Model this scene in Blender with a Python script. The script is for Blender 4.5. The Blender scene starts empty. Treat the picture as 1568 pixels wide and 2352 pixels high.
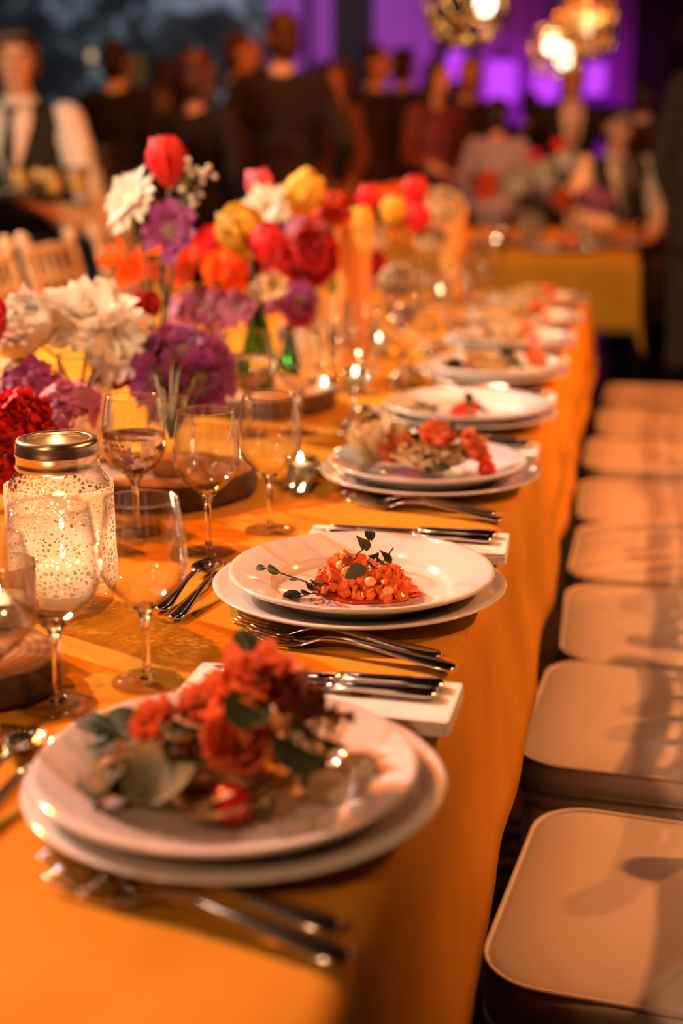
import bpy, bmesh, math, random
from mathutils import Vector, Matrix, Euler, Quaternion, noise
random.seed(11)
PI = math.pi
SC = bpy.context.scene
COL = SC.collection

# ------------------------------------------------------------------ camera
FPX = 3267.0                       # focal length in pixels of the 1568 x 2352 frame
PITCH = math.radians(14.846)
YAW = math.radians(11.457)
CAMZ = 1.22
cam_d = bpy.data.cameras.new('camera')
cam = bpy.data.objects.new('camera', cam_d)
COL.objects.link(cam)
cam.location = (0, 0, CAMZ)
cam.rotation_euler = (PI / 2 - PITCH, 0, YAW)
cam_d.sensor_fit = 'VERTICAL'
cam_d.sensor_height = 36.0
cam_d.sensor_width = 24.0
cam_d.lens = 50.0
cam_d.clip_start = 0.05
cam_d.dof.use_dof = True
cam_d.dof.focus_distance = 1.43
cam_d.dof.aperture_fstop = 2.4
SC.camera = cam

# ------------------------------------------------------------------ world, exposure
world = bpy.data.worlds.new('world')
SC.world = world
world.use_nodes = True
world.node_tree.nodes['Background'].inputs[0].default_value = (0.9, 0.5, 0.3, 1)
world.node_tree.nodes['Background'].inputs[1].default_value = 0.03
SC.view_settings.view_transform = 'Standard'
SC.view_settings.look = 'None'
SC.view_settings.gamma = 1.0
SC.view_settings.use_curve_mapping = False
SC.view_settings.exposure = 0.0
SC.cycles.max_bounces = 7
SC.cycles.diffuse_bounces = 2
SC.cycles.glossy_bounces = 3
SC.cycles.transmission_bounces = 6
SC.cycles.transparent_max_bounces = 24
SC.cycles.use_adaptive_sampling = True
SC.cycles.adaptive_threshold = 0.1
SC.cycles.adaptive_min_samples = 16
SC.cycles.caustics_refractive = False
SC.cycles.caustics_reflective = False
SC.cycles.sample_clamp_indirect = 25.0


# ------------------------------------------------------------------ lights of the hall
def spot(name, loc, target, power, col, size_deg, radius=0.06, blend=0.6):
    l = bpy.data.lights.new(name, 'SPOT')
    l.energy = power
    l.color = col
    l.spot_size = math.radians(size_deg)
    l.spot_blend = blend
    l.shadow_soft_size = radius
    o = bpy.data.objects.new(name, l)
    COL.objects.link(o)
    o.location = loc
    o.rotation_euler = (Vector(target) - Vector(loc)).to_track_quat('-Z', 'Y').to_euler()
    return o


def point(name, loc, power, col, radius=0.05):
    l = bpy.data.lights.new(name, 'POINT')
    l.energy = power
    l.color = col
    l.shadow_soft_size = radius
    o = bpy.data.objects.new(name, l)
    COL.objects.link(o)
    o.location = loc
    return o


# stage spots: a paler one from the far left, a deep orange one from high up, orange ones from the aisle
spot('stage_spot_pale', (-3.7, 2.9, 3.0), (-0.6, 1.8, 0.75), 1080, (1.0, 0.70, 0.60), 56, 0.05, 0.5)
spot('stage_spot_orange', (-3.1, 3.3, 3.3), (-0.65, 0.62, 0.75), 1150, (1.0, 0.19, 0.008), 36, 0.05, 0.5)
spot('stage_spot_far_plates', (-3.5, 4.5, 2.6), (-0.5, 3.5, 0.75), 1100, (1.0, 0.44, 0.16), 44, 0.05, 0.5)
spot('stage_spot_chairs', (1.75, 1.8, 2.62), (0.0, 2.6, 0.5), 190, (1.0, 0.32, 0.085), 82, 0.02)
spot('stage_spot_chairs_second', (2.0, 3.0, 2.9), (0.0, 2.6, 0.5), 130, (1.0, 0.34, 0.10), 60, 0.02)
spot('stage_spot_aisle', (2.4, 3.5, 2.0), (-0.1, 3.7, 0.6), 400, (1.0, 0.21, 0.02), 62, 0.04, 0.5)
spot('stage_spot_far_table', (-1.3, 5.3, 4.5), (-0.5, 6.7, 0.9), 420, (1.0, 0.30, 0.08), 44, 0.06)
spot('stage_spot_guests', (-1.0, 4.5, 4.3), (-1.5, 8.6, 1.3), 800, (1.0, 0.20, 0.03), 60, 0.1)
spot('house_spot_front', (-2.6, -0.6, 2.7), (-1.35, 3.2, 1.0), 900, (1.0, 0.64, 0.38), 42, 0.08, 0.5)
spot('house_spot_table', (-1.5, -1.6, 2.7), (-0.25, 1.05, 0.7), 160, (1.0, 0.50, 0.24), 40, 0.08, 0.6)
# added unseen lights: a row for glints over the table, one warm general fill
for _y in (0.2, 1.3, 2.4, 3.5):
    point('added_glint_light', (-0.85, _y, 2.55), 2.8, (1.0, 0.66, 0.40), 0.035)
point('added_warm_fill', (-1.0, -1.2, 3.4), 12, (1.0, 0.56, 0.28), 0.25)


# ------------------------------------------------------------------ measuring helpers: where a sight line meets a level or an upright plane
_FW = Vector((-math.sin(YAW) * math.cos(PITCH), math.cos(YAW) * math.cos(PITCH), -math.sin(PITCH)))
_RT = Vector((math.cos(YAW), math.sin(YAW), 0))
_UP = _RT.cross(_FW)


def _ray(x, y):
    return _FW * FPX + _RT * (x - 784) - _UP * (y - 1176)


def at(x, y, z):
    d = _ray(x, y)
    return Vector((0, 0, CAMZ)) + d * ((z - CAMZ) / d.z)


def aty(x, y, Y):
    d = _ray(x, y)
    return Vector((0, 0, CAMZ)) + d * (Y / d.y)


# ------------------------------------------------------------------ materials
def new_mat(name):
    m = bpy.data.materials.new(name)
    m.use_nodes = True
    nt = m.node_tree
    return m, nt, nt.nodes['Principled BSDF'], nt.nodes['Material Output']


def N(nt, kind, **kw):
    n = nt.nodes.new(kind)
    for k, v in kw.items():
        if k in n.inputs:
            n.inputs[k].default_value = v
        else:
            setattr(n, k, v)
    return n


def pmat(name, col, rough=0.5, metal=0.0, var=0.0, scale=30.0, bump=0.0, bscale=80.0, sheen=0.0, sss=0.0, coat=0.0, col2=None, spec=0.5, trans=0.0):
    m, nt, b, out = new_mat(name)
    b.inputs['Base Color'].default_value = (*col, 1)
    b.inputs['Roughness'].default_value = rough
    b.inputs['Metallic'].default_value = metal
    b.inputs['Specular IOR Level'].default_value = spec
    if coat:
        b.inputs['Coat Weight'].default_value = coat
        b.inputs['Coat Roughness'].default_value = 0.04
    if sheen:
        b.inputs['Sheen Weight'].default_value = sheen
    tc = N(nt, 'ShaderNodeTexCoord')
    if var or col2:
        no = N(nt, 'ShaderNodeTexNoise', Scale=scale, Detail=4.0)
        nt.links.new(tc.outputs['Object'], no.inputs['Vector'])
        r = N(nt, 'ShaderNodeValToRGB')
        c2 = col2 or tuple(max(0, c * (1 - var)) for c in col)
        r.color_ramp.elements[0].color = (*c2, 1)
        r.color_ramp.elements[1].color = (*col, 1)
        r.color_ramp.elements[0].position = 0.3
        r.color_ramp.elements[1].position = 0.68
        nt.links.new(no.outputs['Fac'], r.inputs['Fac'])
        nt.links.new(r.outputs['Color'], b.inputs['Base Color'])
    if bump:
        nb = N(nt, 'ShaderNodeTexNoise', Scale=bscale, Detail=3.0)
        nt.links.new(tc.outputs['Object'], nb.inputs['Vector'])
        bp = N(nt, 'ShaderNodeBump', Strength=bump, Distance=0.004)
        nt.links.new(nb.outputs['Fac'], bp.inputs['Height'])
        nt.links.new(bp.outputs['Normal'], b.inputs['Normal'])
    if trans:
        t = N(nt, 'ShaderNodeBsdfTranslucent', Color=(*col, 1))
        mx = N(nt, 'ShaderNodeMixShader', Fac=trans)
        nt.links.new(b.outputs[0], mx.inputs[1])
        nt.links.new(t.outputs[0], mx.inputs[2])
        nt.links.new(mx.outputs[0], out.inputs['Surface'])
    return m


def emat(name, col, strength):
    m, nt, b, out = new_mat(name)
    nt.nodes.remove(b)
    e = N(nt, 'ShaderNodeEmission', Color=(*col, 1), Strength=strength)
    nt.links.new(e.outputs[0], out.inputs['Surface'])
    return m


def cloth_mat():
    m, nt, b, out = new_mat('burlap_cloth')
    tc = N(nt, 'ShaderNodeTexCoord')
    mp = N(nt, 'ShaderNodeMapping')
    mp.inputs['Rotation'].default_value = (0, 0, math.radians(38))
    nt.links.new(tc.outputs['Object'], mp.inputs['Vector'])
    w = N(nt, 'ShaderNodeTexWave', Scale=105.0, Distortion=1.2)
    w.inputs['Detail'].default_value = 1.0
    w.inputs['Detail Scale'].default_value = 3.0
    nt.links.new(mp.outputs[0], w.inputs['Vector'])
    n1 = N(nt, 'ShaderNodeTexNoise', Scale=7.0, Detail=5.0)
    nt.links.new(tc.outputs['Object'], n1.inputs['Vector'])
    r = N(nt, 'ShaderNodeValToRGB')
    r.color_ramp.elements[0].position = 0.3
    r.color_ramp.elements[0].color = (0.62, 0.28, 0.020, 1)
    r.color_ramp.elements[1].position = 0.7
    r.color_ramp.elements[1].color = (0.78, 0.38, 0.036, 1)
    nt.links.new(n1.outputs['Fac'], r.inputs['Fac'])
    mx = N(nt, 'ShaderNodeMix', data_type='RGBA', blend_type='MULTIPLY')
    mx.inputs[0].default_value = 0.28
    nt.links.new(r.outputs[0], mx.inputs[6])
    nt.links.new(w.outputs['Color'], mx.inputs[7])
    nt.links.new(mx.outputs[2], b.inputs['Base Color'])
    b.inputs['Roughness'].default_value = 0.85
    b.inputs['Specular IOR Level'].default_value = 0.05
    bp = N(nt, 'ShaderNodeBump', Strength=0.35, Distance=0.0012)
    nt.links.new(w.outputs['Fac'], bp.inputs['Height'])
    nt.links.new(bp.outputs['Normal'], b.inputs['Normal'])
    return m


def thin_glass(name, tint=(1, 1, 1), base=0.05, rough=0.0, expo=2.4):
    m, nt, b, out = new_mat(name)
    nt.nodes.remove(b)
    lw = N(nt, 'ShaderNodeLayerWeight', Blend=0.5)
    pw = N(nt, 'ShaderNodeMath', operation='POWER')
    pw.inputs[1].default_value = expo
    nt.links.new(lw.outputs['Facing'], pw.inputs[0])
    ma = N(nt, 'ShaderNodeMath', operation='MULTIPLY_ADD')
    ma.inputs[1].default_value = 0.85
    ma.inputs[2].default_value = base
    nt.links.new(pw.outputs[0], ma.inputs[0])
    t = N(nt, 'ShaderNodeBsdfTransparent')
    rp = N(nt, 'ShaderNodeValToRGB')
    rp.color_ramp.elements[0].position = 0.35
    rp.color_ramp.elements[0].color = (*tint, 1)
    rp.color_ramp.elements[1].position = 0.95
    rp.color_ramp.elements[1].color = (*(c * 0.62 for c in tint), 1)
    nt.links.new(lw.outputs['Facing'], rp.inputs['Fac'])
    nt.links.new(rp.outputs[0], t.inputs['Color'])
    g = N(nt, 'ShaderNodeBsdfGlossy', Roughness=rough)
    mx = N(nt, 'ShaderNodeMixShader')
    nt.links.new(ma.outputs[0], mx.inputs[0])
    nt.links.new(t.outputs[0], mx.inputs[1])
    nt.links.new(g.outputs[0], mx.inputs[2])
    nt.links.new(mx.outputs[0], out.inputs['Surface'])
    return m


def solid_glass(name, col=(1, 1, 1), ior=1.5, rough=0.0):
    m, nt, b, out = new_mat(name)
    b.inputs['Base Color'].default_value = (*col, 1)
    b.inputs['Transmission Weight'].default_value = 1.0
    b.inputs['Roughness'].default_value = rough
    b.inputs['IOR'].default_value = ior
    return m


def lace_mat():
    m, nt, b, out = new_mat('lace')
    b.inputs['Base Color'].default_value = (0.80, 0.68, 0.52, 1)
    b.inputs['Roughness'].default_value = 0.8
    tc = N(nt, 'ShaderNodeTexCoord')
    v = N(nt, 'ShaderNodeTexVoronoi', Scale=190.0, feature='DISTANCE_TO_EDGE')
    nt.links.new(tc.outputs['Object'], v.inputs['Vector'])
    n = N(nt, 'ShaderNodeTexNoise', Scale=45.0, Detail=2.0)
    nt.links.new(tc.outputs['Object'], n.inputs['Vector'])
    ml = N(nt, 'ShaderNodeMath', operation='MULTIPLY')
    ml.inputs[1].default_value = 0.34
    nt.links.new(n.outputs['Fac'], ml.inputs[0])
    c = N(nt, 'ShaderNodeMath', operation='LESS_THAN')
    nt.links.new(v.outputs['Distance'], c.inputs[0])
    nt.links.new(ml.outputs[0], c.inputs[1])
    t = N(nt, 'ShaderNodeBsdfTransparent')
    tl = N(nt, 'ShaderNodeBsdfTranslucent', Color=(0.86, 0.74, 0.58, 1))
    m0 = N(nt, 'ShaderNodeMixShader', Fac=0.5)
    nt.links.new(b.outputs[0], m0.inputs[1])
    nt.links.new(tl.outputs[0], m0.inputs[2])
    mx = N(nt, 'ShaderNodeMixShader')
    nt.links.new(c.outputs[0], mx.inputs[0])
    nt.links.new(t.outputs[0], mx.inputs[1])
    nt.links.new(m0.outputs[0], mx.inputs[2])
    nt.links.new(mx.outputs[0], out.inputs['Surface'])
    return m


def wood_slice_mat():
    m, nt, b, out = new_mat('cut_wood')
    tc = N(nt, 'ShaderNodeTexCoord')
    w = N(nt, 'ShaderNodeTexWave', wave_type='RINGS', rings_direction='Z', Scale=38.0, Distortion=2.0)
    w.inputs['Detail'].default_value = 2.0
    nt.links.new(tc.outputs['Object'], w.inputs['Vector'])
    r = N(nt, 'ShaderNodeValToRGB')
    r.color_ramp.elements[0].color = (0.36, 0.16, 0.05, 1)
    r.color_ramp.elements[1].color = (0.52, 0.27, 0.10, 1)
    nt.links.new(w.outputs['Fac'], r.inputs['Fac'])
    nt.links.new(r.outputs[0], b.inputs['Base Color'])
    b.inputs['Roughness'].default_value = 0.6
    return m


def mural_mat():
    m, nt, b, out = new_mat('dark_mottled_wall')
    tc = N(nt, 'ShaderNodeTexCoord')
    n = N(nt, 'ShaderNodeTexNoise', Scale=2.0, Detail=7.0, Roughness=0.62, Distortion=0.6)
    nt.links.new(tc.outputs['Object'], n.inputs['Vector'])
    r = N(nt, 'ShaderNodeValToRGB')
    e = r.color_ramp.elements
    e[0].position = 0.42
    e[0].color = (0.006, 0.006, 0.006, 1)
    e[1].position = 0.62
    e[1].color = (0.34, 0.40, 0.43, 1)
    x = e.new(0.52)
    x.color = (0.035, 0.042, 0.045, 1)
    nt.links.new(n.outputs['Fac'], r.inputs['Fac'])
    nt.links.new(r.outputs[0], b.inputs['Base Color'])
    b.inputs['Roughness'].default_value = 0.9
    return m


def leaf_mat(name, c1, c2):
    m, nt, b, out = new_mat(name)
    tc = N(nt, 'ShaderNodeTexCoord')
    n = N(nt, 'ShaderNodeTexNoise', Scale=90.0, Detail=3.0)
    nt.links.new(tc.outputs['Object'], n.inputs['Vector'])
    r = N(nt, 'ShaderNodeValToRGB')
    r.color_ramp.elements[0].position = 0.38
    r.color_ramp.elements[0].color = (*c1, 1)
    r.color_ramp.elements[1].position = 0.66
    r.color_ramp.elements[1].color = (*c2, 1)
    nt.links.new(n.outputs['Fac'], r.inputs['Fac'])
    nt.links.new(r.outputs[0], b.inputs['Base Color'])
    b.inputs['Roughness'].default_value = 0.6
    b.inputs['Specular IOR Level'].default_value = 0.25
    return m


M = {}
M['cloth'] = cloth_mat()
M['porcelain'] = pmat('porcelain', (0.80, 0.77, 0.73), 0.12, coat=0.6)
M['silver'] = pmat('polished_steel', (0.74, 0.72, 0.70), 0.13, 1.0)
M['zinc'] = pmat('zinc_lid', (0.70, 0.60, 0.45), 0.28, 1.0)
M['napkin'] = pmat('napkin_cotton', (0.85, 0.80, 0.77), 0.9, sheen=0.2, bump=0.15, bscale=400)
M['glass_thin'] = thin_glass('bowl_glass', (0.97, 0.965, 0.96), 0.10)
M['foot_glass'] = thin_glass('foot_glass', (0.98, 0.97, 0.95), 0.06, 0.0, 7.0)
M['glass'] = solid_glass('clear_glass', (1, 0.99, 0.97))
M['water'] = solid_glass('water', (1, 1, 1), 1.33)
M['jar_glass'] = thin_glass('jar_glass', (0.97, 0.97, 0.94), 0.06)
M['bottle_clear'] = solid_glass('clear_bottle_glass', (0.55, 0.64, 0.62), 1.42)
M['bottle_green'] = thin_glass('green_bottle_glass', (0.10, 0.42, 0.16), 0.08)
M['amber_glass'] = pmat('amber_ribbed_glass', (0.95, 0.62, 0.20), 0.15, trans=0.55)
M['lace'] = lace_mat()
M['wood_cut'] = wood_slice_mat()
M['bark'] = pmat('bark', (0.10, 0.055, 0.03), 0.9, var=0.6, scale=60, bump=0.9, bscale=90)
M['wax'] = pmat('candle_wax', (0.90, 0.83, 0.70), 0.5, trans=0.4)
M['wick'] = pmat('wick', (0.02, 0.02, 0.02), 0.9)
M['flame'] = emat('flame', (1.0, 0.80, 0.52), 110)
M['bulb'] = emat('bulb_glow', (1.0, 0.80, 0.52), 6)
M['bulb_dim'] = emat('bulb_dim', (1.0, 0.72, 0.40), 1.5)
M['brass'] = pmat('brass_wire', (0.80, 0.52, 0.18), 0.25, 1.0)
M['cord'] = pmat('black_cord', (0.01, 0.01, 0.01), 0.7)
M['chair'] = pmat('cream_lacquer', (0.80, 0.68, 0.54), 0.38, var=0.08, scale=20)
M['cushion'] = pmat('ivory_cushion', (0.80, 0.70, 0.58), 0.75, sheen=0.1, bump=0.12, bscale=25)
M['piping'] = pmat('ivory_piping', (0.74, 0.63, 0.52), 0.7)
M['table_wood'] = pmat('table_plywood', (0.20, 0.12, 0.07), 0.6, var=0.3, scale=8)
M['metal_dark'] = pmat('dark_metal', (0.05, 0.05, 0.05), 0.4, 0.8)
M['floor'] = pmat('dark_floor', (0.045, 0.03, 0.025), 0.45, var=0.4, scale=3)
M['wall_dark'] = pmat('dark_wall', (0.02, 0.014, 0.014), 0.9, var=0.3, scale=2)
M['ceiling'] = pmat('dark_ceiling', (0.02, 0.018, 0.018), 0.9, var=0.2, scale=2)
M['mural'] = mural_mat()
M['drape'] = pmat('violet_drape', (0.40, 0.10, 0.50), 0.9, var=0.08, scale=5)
M['lantern_glow'] = emat('purple_lantern_glow', (0.60, 0.06, 1.0), 1.15)
M['lantern_frame'] = pmat('lantern_frame', (0.05, 0.02, 0.06), 0.4, 0.5)
# petals
for k, c in dict(red=(0.78, 0.012, 0.022), crimson=(0.62, 0.008, 0.012), white=(0.88, 0.84, 0.72), yellow=(0.90, 0.60, 0.06), orange=(0.95, 0.16, 0.02),
                 purple=(0.32, 0.045, 0.25), lilac=(0.50, 0.15, 0.31), pink=(0.80, 0.10, 0.16), cream=(0.86, 0.72, 0.46)).items():
    M['petal_' + k] = pmat('petal_' + k, c, 0.55, var=0.22, scale=55, sheen=0.1, trans=0.25)
M['stem'] = pmat('stem_green', (0.07, 0.12, 0.03), 0.5, var=0.3)
M['pollen'] = pmat('flower_centre', (0.62, 0.52, 0.18), 0.8, var=0.4, scale=200, bump=0.5, bscale=300)
M['pincushion'] = pmat('scabiosa_centre', (0.62, 0.45, 0.36), 0.8, var=0.5, scale=260, bump=0.5, bscale=300)
M['leaf'] = leaf_mat('salad_leaf', (0.030, 0.060, 0.030), (0.085, 0.13, 0.055))
M['leaf_pale'] = leaf_mat('pale_leaf', (0.06, 0.09, 0.05), (0.15, 0.18, 0.09))
M['leaf_red'] = leaf_mat('red_lettuce', (0.09, 0.018, 0.012), (0.20, 0.06, 0.02))
M['salmon'] = pmat('smoked_salmon', (0.95, 0.22, 0.07), 0.25, var=0.4, scale=40, col2=(0.95, 0.42, 0.20), trans=0.25)
M['tomato'] = pmat('tomato_flesh', (0.76, 0.085, 0.012), 0.2, var=0.5, scale=1.6, col2=(0.88, 0.26, 0.05))
M['cherry'] = pmat('cherry_tomato', (0.80, 0.028, 0.008), 0.14, coat=0.5)
M['bean'] = pmat('pale_bean', (0.82, 0.42, 0.18), 0.35)
M['sauce'] = pmat('tomato_sauce', (0.62, 0.06, 0.012), 0.15)
M['phyllo'] = pmat('phyllo_pastry', (0.92, 0.70, 0.36), 0.55, var=0.35, scale=40, trans=0.2, bump=0.4, bscale=60)
M['crumb'] = pmat('spice_crumb', (0.30, 0.12, 0.04), 0.8)
# people
M['skin'] = pmat('skin', (0.72, 0.40, 0.26), 0.5, var=0.1, scale=12)
M['lips'] = pmat('lips', (0.50, 0.12, 0.10), 0.4)
M['eye'] = pmat('eye_dark', (0.03, 0.02, 0.015), 0.2)
M['hair_dark'] = pmat('dark_hair', (0.022, 0.012, 0.008), 0.45, var=0.4, scale=60)
M['hair_brown'] = pmat('brown_hair', (0.055, 0.026, 0.014), 0.45, var=0.4, scale=60)
M['hair_auburn'] = pmat('auburn_hair', (0.11, 0.040, 0.016), 0.45, var=0.4, scale=60)
M['hair_grey'] = pmat('grey_hair', (0.20, 0.16, 0.14), 0.5, var=0.4, scale=60)
M['suit_black'] = pmat('black_suit', (0.012, 0.010, 0.010), 0.85, var=0.3, scale=8)
M['suit_brown'] = pmat('brown_suit', (0.045, 0.026, 0.018), 0.85, var=0.3, scale=8)
M['suit_grey'] = pmat('grey_suit', (0.050, 0.044, 0.046), 0.85, var=0.3, scale=8)
M['shirt'] = pmat('white_shirt', (0.84, 0.78, 0.74), 0.8, var=0.06, scale=10)
M['shirt_grey'] = pmat('grey_shirt', (0.42, 0.38, 0.46), 0.8, var=0.1, scale=10)
M['shirt_cream'] = pmat('cream_jacket', (0.82, 0.66, 0.46), 0.8, var=0.08, scale=10)
M['dress_brown'] = pmat('brown_dress', (0.26, 0.10, 0.045), 0.7, var=0.3, scale=10)
M['dress_rose'] = pmat('rose_dress', (0.22, 0.05, 0.06), 0.7, var=0.3, scale=10)
M['dress_black'] = pmat('black_dress', (0.010, 0.008, 0.008), 0.8, var=0.3, scale=10)
M['shoe'] = pmat('black_shoe', (0.01, 0.01, 0.01), 0.3)
M['tie_black'] = pmat('black_tie', (0.008, 0.008, 0.008), 0.6)
M['tie_gold'] = pmat('gold_tie', (0.42, 0.30, 0.14), 0.6)
M['custard'] = pmat('cream_dessert', (0.90, 0.66, 0.22), 0.5)
M['tray'] = pmat('dark_tray', (0.03, 0.02, 0.015), 0.35)


# ------------------------------------------------------------------ mesh helpers
class MB:
    """Collects vertices and faces and links them as one mesh object."""

    def __init__(self):
        self.v = []
        self.f = []

    def add(self, vs, fs):
        o = len(self.v)
        self.v += [tuple(p) for p in vs]
        self.f += [tuple(i + o for i in f) for f in fs]
        return self

    def box(self, c, s, rz=0.0, mat=None):
        sx, sy, sz = s[0] / 2, s[1] / 2, s[2] / 2
        R = Matrix.Rotation(rz, 4, 'Z')
        vs = []
        for x, y, z in ((-1, -1, -1), (1, -1, -1), (1, 1, -1), (-1, 1, -1), (-1, -1, 1), (1, -1, 1), (1, 1, 1), (-1, 1, 1)):
            vs.append(R @ Vector((x * sx, y * sy, z * sz)) + Vector(c))
        return self.add(vs, [(0, 3, 2, 1), (4, 5, 6, 7), (0, 1, 5, 4), (1, 2, 6, 5), (2, 3, 7, 6), (3, 0, 4, 7)])

    def lathe(self, prof, n=24, c=(0, 0, 0), wob=None):
        vs, fs = [], []
        for j, (r, z) in enumerate(prof):
            for i in range(n):
                a = 2 * PI * i / n
                rr = r * (wob(a, j) if wob else 1)
                vs.append((c[0] + rr * math.cos(a), c[1] + rr * math.sin(a), c[2] + z))
        for j in range(len(prof) - 1):
            for i in range(n):
                k = (i + 1) % n
                fs.append((j * n + i, j * n + k, (j + 1) * n + k, (j + 1) * n + i))
        if prof[0][0] > 1e-6:
            pass
        return self.add(vs, fs)

    def disc(self, r, z, n=24, c=(0, 0), flip=False, wob=None):
        vs = [(c[0] + r * (wob(2 * PI * i / n, 0) if wob else 1) * math.cos(2 * PI * i / n), c[1] + r * (wob(2 * PI * i / n, 0) if wob else 1) * math.sin(2 * PI * i / n), z) for i in range(n)]
        f = tuple(range(n))
        return self.add(vs, [f[::-1] if flip else f])

    def tube(self, pts, rad, n=8, cap=True, closed=False):
        pts = [Vector(p) for p in pts]
        m = len(pts)
        rad = rad if isinstance(rad, (list, tuple)) else [rad] * m
        vs, fs = [], []
        up = None
        for i, p in enumerate(pts):
            if closed:
                t = (pts[(i + 1) % m] - pts[i - 1]).normalized()
            else:
                t = (pts[min(i + 1, m - 1)] - pts[max(i - 1, 0)]).normalized()
            if up is None:
                up = Vector((0, 0, 1)) if abs(t.z) < 0.9 else Vector((1, 0, 0))
            a = t.cross(up)
            if a.length < 1e-6:
                a = t.orthogonal()
            a.normalize()
            b = a.cross(t).normalized()
            up = b
            for k in range(n):
                w = 2 * PI * k / n
                vs.append(p + (a * math.cos(w) + b * math.sin(w)) * rad[i])
        for i in range(m if closed else m - 1):
            j = (i + 1) % m
            for k in range(n):
                l = (k + 1) % n
                fs.append((i * n + k, i * n + l, j * n + l, j * n + k))
        if cap and not closed:
            fs.append(tuple(range(n))[::-1])
            fs.append(tuple((m - 1) * n + k for k in range(n)))
        return self.add(vs, fs)

    def ell(self, c, r, seg=12, rings=8, rot=None):
        vs, fs = [], []
        r = (r, r, r) if not isinstance(r, (list, tuple)) else r
        R = rot or Matrix.Identity(3)
        c = Vector(c)
        vs.append(c + R @ Vector((0, 0, -r[2])))
        for j in range(1, rings):
            ph = -PI / 2 + PI * j / rings
            for i in range(seg):
                a = 2 * PI * i / seg
                vs.append(c + R @ Vector((r[0] * math.cos(ph) * math.cos(a), r[1] * math.cos(ph) * math.sin(a), r[2] * math.sin(ph))))
        vs.append(c + R @ Vector((0, 0, r[2])))
        top = len(vs) - 1
        for i in range(seg):
            k = (i + 1) % seg
            fs.append((0, 1 + k, 1 + i))
            for j in range(rings - 2):
                fs.append((1 + j * seg + i, 1 + j * seg + k, 1 + (j + 1) * seg + k, 1 + (j + 1) * seg + i))
            fs.append((1 + (rings - 2) * seg + i, 1 + (rings - 2) * seg + k, top))
        return self.add(vs, fs)

    def cap(self, p0, p1, r0, r1, n=10):
        p0, p1 = Vector(p0), Vector(p1)
        d = p1 - p0
        L = d.length
        if L < 1e-6:
            return self.ell(p0, r0)
        d = d / L
        pts, rad = [], []
        for k in (-0.98, -0.8, -0.45, 0):
            pts.append(p0 + d * r0 * k)
            rad.append(r0 * math.sqrt(max(0.03, 1 - k * k)))
        for k in (0, 0.45, 0.8, 0.98):
            pts.append(p1 + d * r1 * k)
            rad.append(r1 * math.sqrt(max(0.03, 1 - k * k)))
        return self.tube(pts, rad, n)

    def xf(self, mtx):
        self.v = [tuple(mtx @ Vector(p)) for p in self.v]
        return self

    def mesh(self, name, mat, smooth=True):
        me = bpy.data.meshes.new(name)
        me.from_pydata(self.v, [], self.f)
        me.update()
        if smooth:
            me.polygons.foreach_set('use_smooth', [True] * len(me.polygons))
        if mat:
            me.materials.append(M[mat] if isinstance(mat, str) else mat)
        return me

    def build(self, name, mat, parent=None, smooth=True, loc=None):
        return put(name, self.mesh(name, mat, smooth), parent, loc=loc)


def put(name, me, parent=None, mtx=None, loc=None):
    o = bpy.data.objects.new(name, me)
    COL.objects.link(o)
    if parent is not None:
        o.parent = parent
    if mtx is not None:
        o.matrix_basis = mtx
    if loc is not None:
        o.location = loc
    return o


def tag(o, label=None, cat=None, group=None, kind=None):
    if label:
        o['label'] = label
    if cat:
        o['category'] = cat
    if group:
        o['group'] = group
    if kind:
        o['kind'] = kind
    return o


def thing(name, label, cat, loc=(0, 0, 0), rotz=0.0, group=None):
    o = bpy.data.objects.new(name, None)
    o.empty_display_size = 0.05
    COL.objects.link(o)
    o.location = loc
    o.rotation_euler = (0, 0, rotz)
    return tag(o, label, cat, group)


def copy_tree(o, parent=None):
    c = o.copy()
    COL.objects.link(c)
    c.parent = parent
    for ch in o.children:
        if ch is not c:
            copy_tree(ch, c)
    return c


def dup(root, loc, rotz=0.0, label=None, group=None):
    c = copy_tree(root)
    c.location = loc
    c.rotation_euler = (0, 0, rotz)
    return tag(c, label, None, group)


def solidify(o, t, off=0.0):
    s = o.modifiers.new('thickness', 'SOLIDIFY')
    s.thickness = t
    s.offset = off
    return o


def bevel(o, w, seg=2):
    s = o.modifiers.new('bevel', 'BEVEL')
    s.width = w
    s.segments = seg
    return o


ORD = ['first', 'second', 'third', 'fourth', 'fifth', 'sixth', 'seventh', 'eighth', 'ninth', 'tenth', 'eleventh', 'twelfth']


# ------------------------------------------------------------------ the hall
def struct(name, mb, mat, smooth=False):
    return tag(mb.build(name, mat, None, smooth), kind='structure')


RX0, RX1, RY0, RY1, RZ = -7.5, 5.5, -4.0, 13.2, 4.8
struct('floor', MB().box(((RX0 + RX1) / 2, (RY0 + RY1) / 2, -0.05), (RX1 - RX0, RY1 - RY0, 0.1)), 'floor')
struct('ceiling', MB().box(((RX0 + RX1) / 2, (RY0 + RY1) / 2, RZ + 0.05), (RX1 - RX0, RY1 - RY0, 0.1)), 'ceiling')
struct('wall_left', MB().box((RX0 - 0.05, (RY0 + RY1) / 2, RZ / 2), (0.1, RY1 - RY0, RZ)), 'wall_dark')
struct('wall_right', MB().box((RX1 + 0.05, (RY0 + RY1) / 2, RZ / 2), (0.1, RY1 - RY0, RZ)), 'wall_dark')
struct('wall_front', MB().box(((RX0 + RX1) / 2, RY0 - 0.05, RZ / 2), (RX1 - RX0, 0.1, RZ)), 'wall_dark')
struct('wall_back', MB().box(((RX0 + RX1) / 2, RY1 + 0.05, RZ / 2), (RX1 - RX0, 0.1, RZ)), 'mural')


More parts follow.
